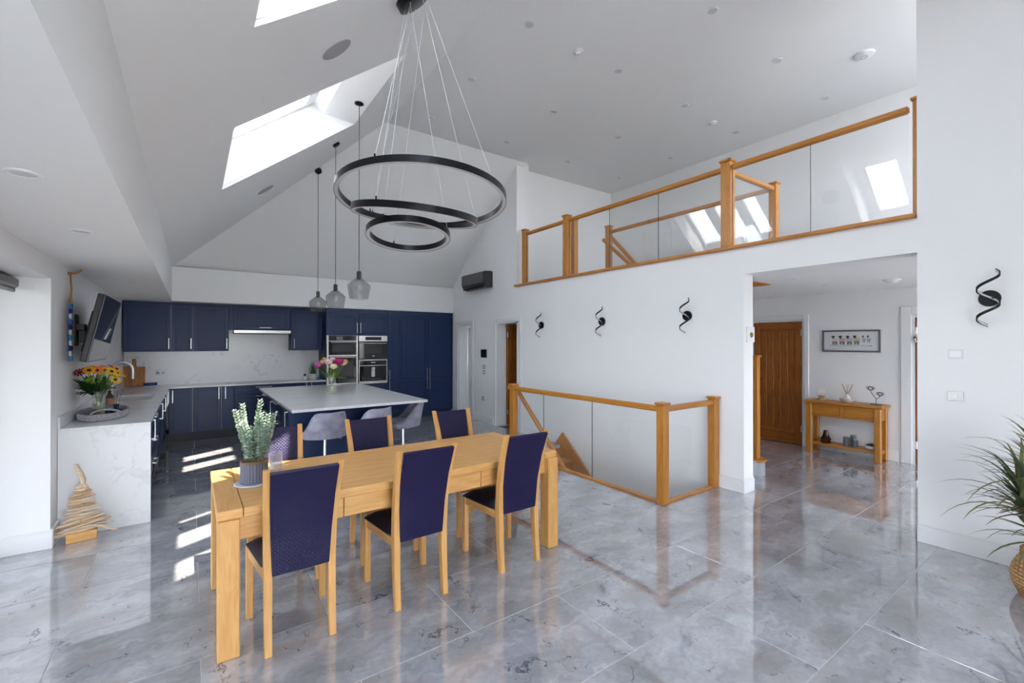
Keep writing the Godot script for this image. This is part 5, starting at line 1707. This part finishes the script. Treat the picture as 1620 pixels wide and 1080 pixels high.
func counter_things() -> void:
	var y := 0.9102
	# ---------- woven oval tray with a curved handle
	var t := thing("woven_tray", "oval grey woven tray with a curved white handle on the worktop end", "tray", Vector3(-0.70, y, -5.92))
	part("base", Geo.new().lathe([Vector2(0, 0), Vector2(0.20, 0), Vector2(0.20, 0.008), Vector2(0, 0.008)], 48, Vector3.ZERO, Basis.IDENTITY, false, 0.88, 1.95), M.black, t)
	var wv := Geo.new()
	wv.lathe([Vector2(0.195, 0.0), Vector2(0.212, 0.01), Vector2(0.214, 0.06), Vector2(0.203, 0.066), Vector2(0.193, 0.058), Vector2(0.192, 0.008)], 72, Vector3.ZERO, Basis.IDENTITY, false, 0.88, 1.95)
	part("woven_side", wv, M.weave_grey, t)
	var hp := []
	for i in 13:
		var a := PI * i / 12
		hp.append(Vector3(0.06 - cos(a) * 0.11, 0.055 + sin(a) * 0.05, 0.405 - 0.02))
	part("handle", Geo.new().tube(hp, 0.008, 8), M.weave_grey, t)
	# ---------- gerbera bouquet
	var b := thing("gerbera_bouquet", "bouquet of orange, yellow and red gerberas in a clear vase on the tray", "flowers", Vector3(-0.735, y + 0.0085, -5.90))
	part("vase", Geo.new().lathe([Vector2(0, 0), Vector2(0.05, 0), Vector2(0.052, 0.01), Vector2(0.048, 0.10), Vector2(0.052, 0.19), Vector2(0.06, 0.24), Vector2(0.057, 0.24), Vector2(0.049, 0.19), Vector2(0.045, 0.10), Vector2(0.046, 0.014), Vector2(0, 0.014)], 32), M.clear, b)
	part("water", Geo.new().lathe([Vector2(0, 0.016), Vector2(0.0445, 0.016), Vector2(0.0435, 0.10), Vector2(0.045, 0.13), Vector2(0, 0.13)], 24), M.water, b)
	var stem_m := mat(Color(0.33, 0.46, 0.17), 0.6)
	var heads := [[Vector3(-0.12, 0.43, 0.10), Color(0.55, 0.07, 0.16)], [Vector3(-0.05, 0.45, 0.14), Color(0.93, 0.66, 0.07)], [Vector3(0.0, 0.445, 0.10), Color(0.90, 0.42, 0.08)], [Vector3(0.05, 0.44, 0.04), Color(0.93, 0.68, 0.08)], [Vector3(0.03, 0.46, -0.08), Color(0.84, 0.30, 0.20)], [Vector3(0.10, 0.43, 0.07), Color(0.93, 0.72, 0.10)], [Vector3(0.13, 0.41, -0.03), Color(0.93, 0.64, 0.06)], [Vector3(0.08, 0.46, -0.16), Color(0.72, 0.10, 0.17)], [Vector3(0.15, 0.39, -0.14), Color(0.94, 0.74, 0.12)], [Vector3(-0.05, 0.46, -0.02), Color(0.90, 0.50, 0.10)], [Vector3(0.13, 0.35, 0.10), Color(0.93, 0.76, 0.14)], [Vector3(-0.08, 0.445, 0.04), Color(0.80, 0.22, 0.16)], [Vector3(0.12, 0.445, -0.09), Color(0.93, 0.62, 0.08)]]
	for h in heads:
		var c: Vector3 = h[0]
		var ax := (Vector3(c.x * 1.4, 0.34, c.z * 1.2) + Vector3(0.12, 0, 0.22)).normalized()
		var s1 := ax.cross(Vector3.UP).normalized()
		var s2 := s1.cross(ax).normalized()
		var fl := part("flower", Geo.new().lathe([Vector2(0, 0), Vector2(0.016, 0.002), Vector2(0.014, 0.01), Vector2(0, 0.013)], 14, c, Basis(s1, ax, s2)), mat(Color(0.25, 0.14, 0.05), 0.8), b)
		var pg := Geo.new()
		for k in 22:
			var a := TAU * k / 22 + (0.14 if k % 2 == 0 else 0.0)
			var o := s1 * cos(a) + s2 * sin(a)
			var w := o.cross(ax) * 0.0075
			var l := 0.056 if k % 2 == 0 else 0.049
			var p0 := c + o * 0.012 + ax * 0.003
			var p1 := c + o * l * 0.7 + ax * 0.009
			var p2 := c + o * l + ax * 0.004
			var nn := (ax * 1.0 - o * 0.15).normalized()
			pg.tri(p0, p1 - w, p1 + w, nn, nn, nn)
			pg.tri(p1 - w, p2, p1 + w, nn, nn, nn)
		part("petals", pg, leaf_mat(h[1], 0.6), fl)
		part("flower_stem", Geo.new().tube([Vector3(-c.x * 0.12, 0.02, -c.z * 0.12), Vector3(c.x * 0.2, 0.2, c.z * 0.2), c - ax * 0.004], 0.0032, 6), stem_m, b)
	var lime := leaf_mat(Color(0.52, 0.63, 0.14))
	for i in 18:
		var c := Vector3(rng.randf_range(-0.08, 0.17), rng.randf_range(0.31, 0.41), rng.randf_range(-0.06, 0.16))
		part("button_bloom", Geo.new().lathe([Vector2(0, -0.012), Vector2(0.018, -0.006), Vector2(0.02, 0.006), Vector2(0.01, 0.014), Vector2(0, 0.015)], 10, c), lime, b)
		part("flower_stem", Geo.new().tube([Vector3(c.x * 0.1, 0.05, c.z * 0.1), Vector3(c.x * 0.25, 0.2, c.z * 0.25), c], 0.002, 5), stem_m, b)
	var lf := leaf_mat(Color(0.11, 0.24, 0.11), 0.45)
	for i in 44:
		var a := rng.randf_range(0, TAU)
		var rr := rng.randf_range(0.5, 1.0)
		var lean := Vector3(cos(a) * 0.17 * rr - 0.05, rng.randf_range(0.24, 0.40), sin(a) * 0.18 * rr)
		if i < 16:
			lean = Vector3(-0.11 - 0.016 * (i % 3), 0.20 + 0.013 * i, 0.06 + 0.055 * (i % 5))
		var base := Vector3(lean.x * 0.3, 0.21, lean.z * 0.3)
		var wv2 := [0.004, 0.018, 0.024, 0.017, 0.002]
		var pts := []
		for k in 5:
			pts.append(base.lerp(lean, k / 4.0) + Vector3(0, 0.02 * sin(PI * k / 4.0), 0))
		part("leaf", Geo.new().sheet(blade(pts, wv2, (lean - base).cross(Vector3.UP))), lf, b)
	# ---------- blue bottle diffuser and dispensers on the tray
	var d := thing("blue_diffuser", "blue glass reed diffuser bottle on the woven tray", "diffuser", Vector3(-0.615, y + 0.0085, -5.98))
	part("bottle", Geo.new().lathe([Vector2(0, 0), Vector2(0.045, 0), Vector2(0.052, 0.015), Vector2(0.048, 0.045), Vector2(0.022, 0.062), Vector2(0.018, 0.085), Vector2(0, 0.085)], 28), M.blue_glass, d)
	part("collar", Geo.new().lathe([Vector2(0, 0.08), Vector2(0.024, 0.08), Vector2(0.024, 0.096), Vector2(0, 0.096)], 18), M.black, d)
	for k in 4:
		var a := k * 1.7 + 2.4
		part("reed", Geo.new().tube([Vector3(0, 0.03, 0), Vector3(cos(a) * 0.05, 0.235, sin(a) * 0.09)], 0.0018, 5), M.black, d)
	var s := thing("soap_bottle", "amber soap bottle with a black pump beyond the tray", "bottle", Vector3(-0.735, y, -6.62))
	part("bottle", Geo.new().lathe([Vector2(0, 0), Vector2(0.034, 0), Vector2(0.036, 0.006), Vector2(0.036, 0.13), Vector2(0.016, 0.16), Vector2(0.014, 0.175), Vector2(0, 0.175)], 24), M.amber, s)
	part("label", Geo.new().lathe([Vector2(0.0365, 0.03), Vector2(0.0365, 0.11)], 24), M.label_tan, s)
	part("pump", Geo.new().lathe([Vector2(0, 0.172), Vector2(0.017, 0.172), Vector2(0.017, 0.19), Vector2(0.005, 0.195), Vector2(0.005, 0.22), Vector2(0, 0.22)], 16).tube([Vector3(0, 0.222, 0), Vector3(0.05, 0.218, 0.0)], 0.006, 8), M.black, s)
	# ---------- swan-neck tap
	var tp := thing("kitchen_tap", "brushed steel swan-neck tap behind the sink", "tap", Vector3(-0.845, y, -7.80))
	var pts := [Vector3(0, 0.0, 0), Vector3(0, 0.34, 0)]
	for i in 13:
		var a := PI * i / 12
		pts.append(Vector3(0.105 - cos(a) * 0.105, 0.36 + sin(a) * 0.105, 0))
	pts.append(Vector3(0.21, 0.24, 0))
	part("spout", Geo.new().tube(pts, 0.019, 14), M.steel, tp)
	part("base", Geo.new().lathe([Vector2(0, 0), Vector2(0.028, 0), Vector2(0.028, 0.045), Vector2(0.016, 0.05)], 20), M.steel, tp)
	part("lever", Geo.new().tube([Vector3(0, 0.06, 0.01), Vector3(0, 0.075, 0.06), Vector3(0.0, 0.09, 0.10)], 0.006, 8), M.steel, tp)
	# ---------- chopping boards, dish
	var c1 := thing("chopping_board", "square golden wooden chopping board leaning at the back, behind the paddle board", "chopping board", Vector3(-0.79, y, -9.66))
	var cb := beam("board", Vector3(-0.045, 0.006, 0.03), Vector3(-0.045, 0.33, -0.045), 0.02, 0.19, M.board_b, c1, 0.006, Vector3(0, 0, 1))
	var c2 := thing("paddle_board", "dark striped wooden paddle board with a handle, leaning on the splashback", "chopping board", Vector3(-0.70, y, -9.60))
	beam("board", Vector3(-0.01, 0.006, 0.03), Vector3(-0.01, 0.32, -0.04), 0.02, 0.17, M.board, c2, 0.01, Vector3(0, 0, 1))
	beam("handle", Vector3(-0.07, 0.30, -0.036), Vector3(-0.072, 0.455, -0.068), 0.019, 0.055, M.board, c2, 0.009, Vector3(0, 0, 1))
	var ds := thing("blue_dish", "low blue lidded dish with a white base beside the chopping boards", "dish", Vector3(-0.55, y, -9.45))
	part("base", Geo.new().lathe([Vector2(0, 0), Vector2(0.085, 0), Vector2(0.09, 0.02), Vector2(0, 0.02)], 28), M.ceramic, ds)
	part("band", Geo.new().lathe([Vector2(0.0, 0.021), Vector2(0.09, 0.021), Vector2(0.092, 0.065), Vector2(0, 0.07)], 28), mat(Color(0.17, 0.28, 0.50), 0.25), ds)
	for z in [-9.728]:
		var so := thing("double_socket", "white double socket on the splashback by the chopping boards", "socket", Vector3(-0.43, 1.13, z))
		part("plate", sbox(Vector3(0.146, 0.086, 0.008), 0.003), M.plastic_white, so)
		for e in [-1.0, 1.0]:
			part("outlet", sbox(Vector3(0.03, 0.03, 0.003), 0.001), M.speaker, so, Vector3(0.035 * e, -0.012, 0.005))
	# ---------- herb pot and bits by the ovens
	var hb := thing("herb_pot", "leafy green herb in a white pot on the back worktop by the ovens", "potted plant", Vector3(1.955, y, -9.50))
	part("pot", Geo.new().lathe([Vector2(0, 0), Vector2(0.06, 0), Vector2(0.075, 0.11), Vector2(0.07, 0.11), Vector2(0.06, 0.09), Vector2(0, 0.09)], 24), M.ceramic, hb)
	var gm := leaf_mat(Color(0.15, 0.36, 0.10))
	var hg := Geo.new()
	for i in 90:
		var a := rng.randf() * TAU
		var r := rng.randf() * 0.055
		var b0 := Vector3(cos(a) * r, 0.09, sin(a) * r)
		var tip := b0 + Vector3(cos(a) * r * 1.1 + rng.randf_range(-0.02, 0.02), rng.randf_range(0.16, 0.31), sin(a) * r * 1.1)
		var sd := Vector3(sin(a), 0, -cos(a)) * 0.006
		var nn := Vector3(cos(a), 0.2, sin(a)).normalized()
		hg.tri(b0 - sd, b0 + sd, tip, nn, nn, nn)
	part("foliage", hg, gm, hb)
	var sh := thing("salt_shaker", "small pale shaker with a dark top by the herb pot", "shaker", Vector3(1.80, y, -9.47))
	part("body", Geo.new().lathe([Vector2(0, 0), Vector2(0.03, 0), Vector2(0.028, 0.07), Vector2(0, 0.07)], 18), M.ceramic, sh)
	part("cap", Geo.new().lathe([Vector2(0, 0.07), Vector2(0.022, 0.071), Vector2(0.024, 0.10), Vector2(0.012, 0.12), Vector2(0, 0.12)], 18), M.black, sh)
	var tb := thing("teal_pot", "small teal glass pot beside the herb pot", "pot", Vector3(2.06, y, -9.42))
	part("body", Geo.new().lathe([Vector2(0, 0), Vector2(0.03, 0), Vector2(0.038, 0.03), Vector2(0.02, 0.06), Vector2(0.012, 0.075), Vector2(0, 0.075)], 20), mat(Color(0.25, 0.48, 0.58), 0.15), tb)
	# ---------- flowers on the island
	var v := thing("rose_bouquet", "pink and cream bouquet in a ribbed clear vase on the island", "flowers", Vector3(1.626, 0.9105, -6.69))
	part("vase", Geo.new().lathe([Vector2(0, 0), Vector2(0.062, 0), Vector2(0.07, 0.015), Vector2(0.072, 0.11), Vector2(0.055, 0.16), Vector2(0.06, 0.27), Vector2(0.056, 0.27), Vector2(0.05, 0.16), Vector2(0.066, 0.11), Vector2(0.064, 0.018), Vector2(0, 0.018)], 20), M.clear, v)
	part("water", Geo.new().lathe([Vector2(0, 0.02), Vector2(0.063, 0.02), Vector2(0.065, 0.11), Vector2(0, 0.12)], 20), M.water, v)
	var rs := [[Vector3(-0.17, 0.38, 0.0), Color(0.72, 0.32, 0.58), 0.05], [Vector3(-0.05, 0.42, 0.04), Color(0.88, 0.74, 0.77), 0.062], [Vector3(0.08, 0.42, 0.05), Color(0.68, 0.07, 0.38), 0.066], [Vector3(0.0, 0.36, 0.09), Color(0.90, 0.83, 0.70), 0.055], [Vector3(0.14, 0.40, 0.0), Color(0.89, 0.82, 0.62), 0.055], [Vector3(0.17, 0.42, -0.04), Color(0.88, 0.62, 0.36), 0.045], [Vector3(-0.11, 0.42, -0.02), Color(0.88, 0.70, 0.45), 0.04], [Vector3(-0.08, 0.46, -0.04), Color(0.85, 0.68, 0.35), 0.03], [Vector3(0.02, 0.45, -0.07), Color(0.90, 0.72, 0.72), 0.05]]
	for r in rs:
		var c: Vector3 = r[0] * Vector3(1.12, 1.06, 1.0)
		var k: float = r[2] * 1.12
		var fl := part("flower", Geo.new().lathe([Vector2(0, -k * 0.6), Vector2(k * 0.6, -k * 0.35), Vector2(k * 0.85, 0.1 * k), Vector2(k * 0.7, k * 0.5), Vector2(0, k * 0.45)], 14, c), leaf_mat(r[1], 0.7), v)
		var pg := Geo.new()
		for i in 14:
			var a := i * 2.4
			var o := Vector3(cos(a), 0, sin(a))
			var rad := k * (0.35 + 0.055 * i)
			var w := Vector3(-sin(a), 0, cos(a)) * k * 0.42
			var b0 := c + o * rad * 0.7 - Vector3(0, k * 0.2, 0)
			var b1 := c + o * rad * 1.05 + Vector3(0, k * (0.75 - 0.05 * i), 0)
			var nn := (o + Vector3(0, 0.4, 0)).normalized()
			pg.flat(b0 - w * 0.6, b0 + w * 0.6, b1 + w, b1 - w, nn)
		part("petals", pg, leaf_mat(r[1], 0.7), fl)
		part("flower_stem", Geo.new().tube([Vector3(-c.x * 0.25, 0.03, -c.z * 0.2), Vector3(c.x * 0.15, 0.2, c.z * 0.15), c - Vector3(0, k * 0.5, 0)], 0.0035, 6), stem_m, v)
	var l2 := leaf_mat(Color(0.36, 0.48, 0.17), 0.5)
	for i in 30:
		var a := rng.randf() * TAU
		var tip := Vector3(cos(a) * rng.randf_range(0.06, 0.2), rng.randf_range(0.24, 0.38), sin(a) * 0.12)
		if i < 8:
			tip = Vector3(0.10 + 0.015 * i, 0.30 - 0.014 * i, 0.06)
		var base := Vector3(tip.x * 0.25, 0.22, tip.z * 0.25)
		var pts2 := []
		for k in 4:
			pts2.append(base.lerp(tip, k / 3.0))
		part("leaf", Geo.new().sheet(blade(pts2, [0.003, 0.014, 0.012, 0.002], (tip - base).cross(Vector3.UP) + Vector3(0.001, 0, 0))), l2 if i % 3 else lime, v)


func floor_things() -> void:
	# ---------- driftwood tree: sticks threaded on a rod over a block
	var t := thing("driftwood_tree", "driftwood stick Christmas-style tree on a wooden block by the waterfall end", "ornament", Vector3(-0.735, 0, -5.085), 0.15)
	part("block", sbox(Vector3(0.19, 0.075, 0.07), 0.006), M.oak_b, t, Vector3(0.0, 0.0375, 0))
	part("rod", Geo.new().tube([Vector3(-0.01, 0.07, 0), Vector3(0.0, 0.45, 0)], 0.008, 8), M.drift_c, t)
	var st := [[0.085, -0.24, 0.15, 0.10], [0.105, -0.22, 0.20, 0.02], [0.125, -0.20, 0.17, 0.16], [0.145, -0.17, 0.18, 0.05], [0.165, -0.15, 0.14, 0.12], [0.19, -0.11, 0.11, 0.08], [0.215, -0.10, 0.09, 0.03], [0.24, -0.12, 0.11, 0.05], [0.265, -0.09, 0.10, 0.03], [0.29, -0.08, 0.08, -0.03], [0.315, -0.09, 0.085, 0.05], [0.335, -0.075, 0.075, 0.04], [0.36, -0.08, 0.08, 0.06], [0.38, -0.065, 0.06, 0.0], [0.40, -0.05, 0.06, 0.06], [0.42, -0.045, 0.045, -0.04], [0.44, -0.035, 0.035, 0.05], [0.455, -0.025, 0.025, 0.0]]
	for s in st:
		var pts := []
		for i in 6:
			var k := i / 5.0
			var x := lerpf(s[1], s[2], k)
			pts.append(Vector3(x, s[0] + s[3] * x + rng.randf_range(-0.004, 0.004), rng.randf_range(-0.012, 0.012) + 0.03 * sin(s[0] * 60.0) * (k - 0.5)))
		var r := rng.randf_range(0.0095, 0.016)
		part("driftwood_stick", Geo.new().tube(pts, [r * 0.6, r, r * 1.1, r, r * 0.9, r * 0.5], 8), [M.drift, M.drift_b, M.drift_c][rng.randi() % 3 if rng.randf() < 0.6 else 0], t)
	part("driftwood_stick", Geo.new().tube([Vector3(0.03, 0.12, 0.02), Vector3(0.12, 0.10, 0.04), Vector3(0.19, 0.055, 0.06), Vector3(0.22, 0.05, 0.07)], [0.008, 0.011, 0.009, 0.005], 8), M.drift_b, t)
	part("top_stick", Geo.new().tube([Vector3(0.006, 0.45, 0), Vector3(0.008, 0.50, 0), Vector3(-0.015, 0.57, 0.0), Vector3(-0.035, 0.63, 0)], [0.014, 0.019, 0.019, 0.013], 10), M.drift, t)
	# ---------- big grassy plant in a rope basket
	var p := thing("dracaena_plant", "large spiky grass-leaved plant in a woven straw basket by the near wall", "potted plant", Vector3(4.42, 0, -0.30))
	var pr := [Vector2(0, 0.0)]
	for i in 27:
		var k := i / 26.0
		var r := 0.165 + 0.045 * sin(PI * minf(k * 1.15, 1.0))
		pr.append(Vector2(r - (0.006 if i % 2 else 0.0), 0.30 * k))
	pr.append(Vector2(0.15, 0.29))
	pr.append(Vector2(0, 0.26))
	part("basket", Geo.new().lathe(pr, 40), M.straw, p)
	var cols := [leaf_mat(Color(0.36, 0.41, 0.25)), leaf_mat(Color(0.47, 0.49, 0.30)), leaf_mat(Color(0.50, 0.42, 0.29)), leaf_mat(Color(0.27, 0.33, 0.22))]
	var shapes := []
	for v in 6:
		var L := 0.22 + 0.045 * v
		var droop := 0.10 + 0.07 * v
		var pts := []
		var wd := []
		for i in 8:
			var k := i / 7.0
			pts.append(Vector3(L * (k - 0.10 * k * k), L * (0.55 * k - droop * 1.5 * k * k), 0.01 * sin(k * 4.0 + v)))
			wd.append(0.0115 * (1.0 - pow(k, 2.2)) * (0.55 + 0.45 * minf(k * 6.0, 1.0)) + 0.0006)
		shapes.append(Geo.new().sheet(blade(pts, wd, Vector3.BACK)).mesh())
	# canes and rosettes
	var crowns := [Vector3(-0.12, 0.90, -0.06), Vector3(-0.24, 0.72, -0.12), Vector3(-0.18, 0.55, -0.02), Vector3(-0.02, 0.66, -0.04)]
	for c in crowns:
		part("cane", Geo.new().tube([Vector3(c.x * 0.3, 0.24, c.z * 0.3), Vector3(c.x * 0.7, c.y * 0.6, c.z * 0.7), c], 0.014, 8), M.drift_c, p)
	var n := 0
	for ci in 4:
		for i in 74:
			var o := MeshInstance3D.new()
			o.name = "leaf"
			o.mesh = shapes[rng.randi() % 6]
			o.material_override = cols[rng.randi() % 4]
			p.add_child(o, true)
			var yaw := i * 2.39996 + rng.randf() * 0.3
			var pitch := lerpf(1.1, -0.35, i / 74.0) + rng.randf_range(-0.15, 0.15)
			var reach := Basis(Vector3.UP, yaw) * Vector3(0.55 * cos(pitch * 0.7), 0, 0)
			if p.position.x + crowns[ci].x + reach.x > 4.84 or p.position.z + reach.z < -3.0:
				yaw = PI - yaw if cos(yaw) > 0.0 else yaw
			o.transform = Transform3D(Basis(Vector3.UP, yaw) * Basis(Vector3.BACK, pitch), crowns[ci] + Vector3(0, -0.16 * i / 74.0, 0))
			n += 1


func more_materials() -> void:
	var oak := wood_tex(Color(0.775, 0.555, 0.305), Color(0.89, 0.705, 0.445), 11).get_image()
	oak.rotate_90(CLOCKWISE)
	M.oak_up = textured(ImageTexture.create_from_image(oak), 0.38, Vector3(1.6, 0.9, 1.6))
	M.chrome_white = mat(Color(0.80, 0.80, 0.81), 0.22, 0.35)
	M.tv_rim = mat(Color(0.35, 0.34, 0.40), 0.3, 0.5)
	M.tv_screen = mat(Color(0.015, 0.017, 0.024), 0.03, 0.0, 0.85)
	M.frame_grey = mat(Color(0.42, 0.39, 0.39), 0.6)
	M.label_tan = mat(Color(0.62, 0.43, 0.33), 0.6)
	M.ribbed = mat(Color(0.42, 0.44, 0.52), 0.3)
	M.pot_rim = mat(Color(0.50, 0.40, 0.28), 0.4)
	var im := Image.create(256, 256, false, Image.FORMAT_RGB8)
	var nz := noise(5, 0.05, 3)
	for y in 256:
		for x in 256:
			var k := 0.5 + 0.5 * sin((x + (8 if int(y / 12) % 2 else 0)) * TAU / 16.0) * absf(sin(y * PI / 12.0)) + nz.get_noise_2d(x * 2, y * 2) * 0.8
			im.set_pixel(x, y, Color(0.20, 0.20, 0.23).lerp(Color(0.88, 0.87, 0.90), clampf(k, 0.0, 1.0)))
	M.weave_grey = textured(ImageTexture.create_from_image(im), 0.85, Vector3(5, 5, 5))
	var st := Image.create(256, 256, false, Image.FORMAT_RGB8)
	for y in 256:
		for x in 256:
			var k := 0.5 + 0.5 * sin(y * TAU / 21.3) * 0.8 + nz.get_noise_2d(x * 1.5, y * 0.6) * 0.8
			st.set_pixel(x, y, Color(0.55, 0.38, 0.22).lerp(Color(0.83, 0.68, 0.48), clampf(k, 0.0, 1.0)))
	M.straw = textured(ImageTexture.create_from_image(st), 0.85, Vector3(3.9, 3.9, 3.9))


func _ready() -> void:
	rng.seed = 20240611
	camera_and_light()
	materials()
	more_materials()
	structure()
	doors()
	kitchen()
	dining()
	stools()
	chandelier()
	pendants()
	balustrades()
	fixtures()
	left_wall_things()
	hall_things()
	table_things()
	counter_things()
	floor_things()
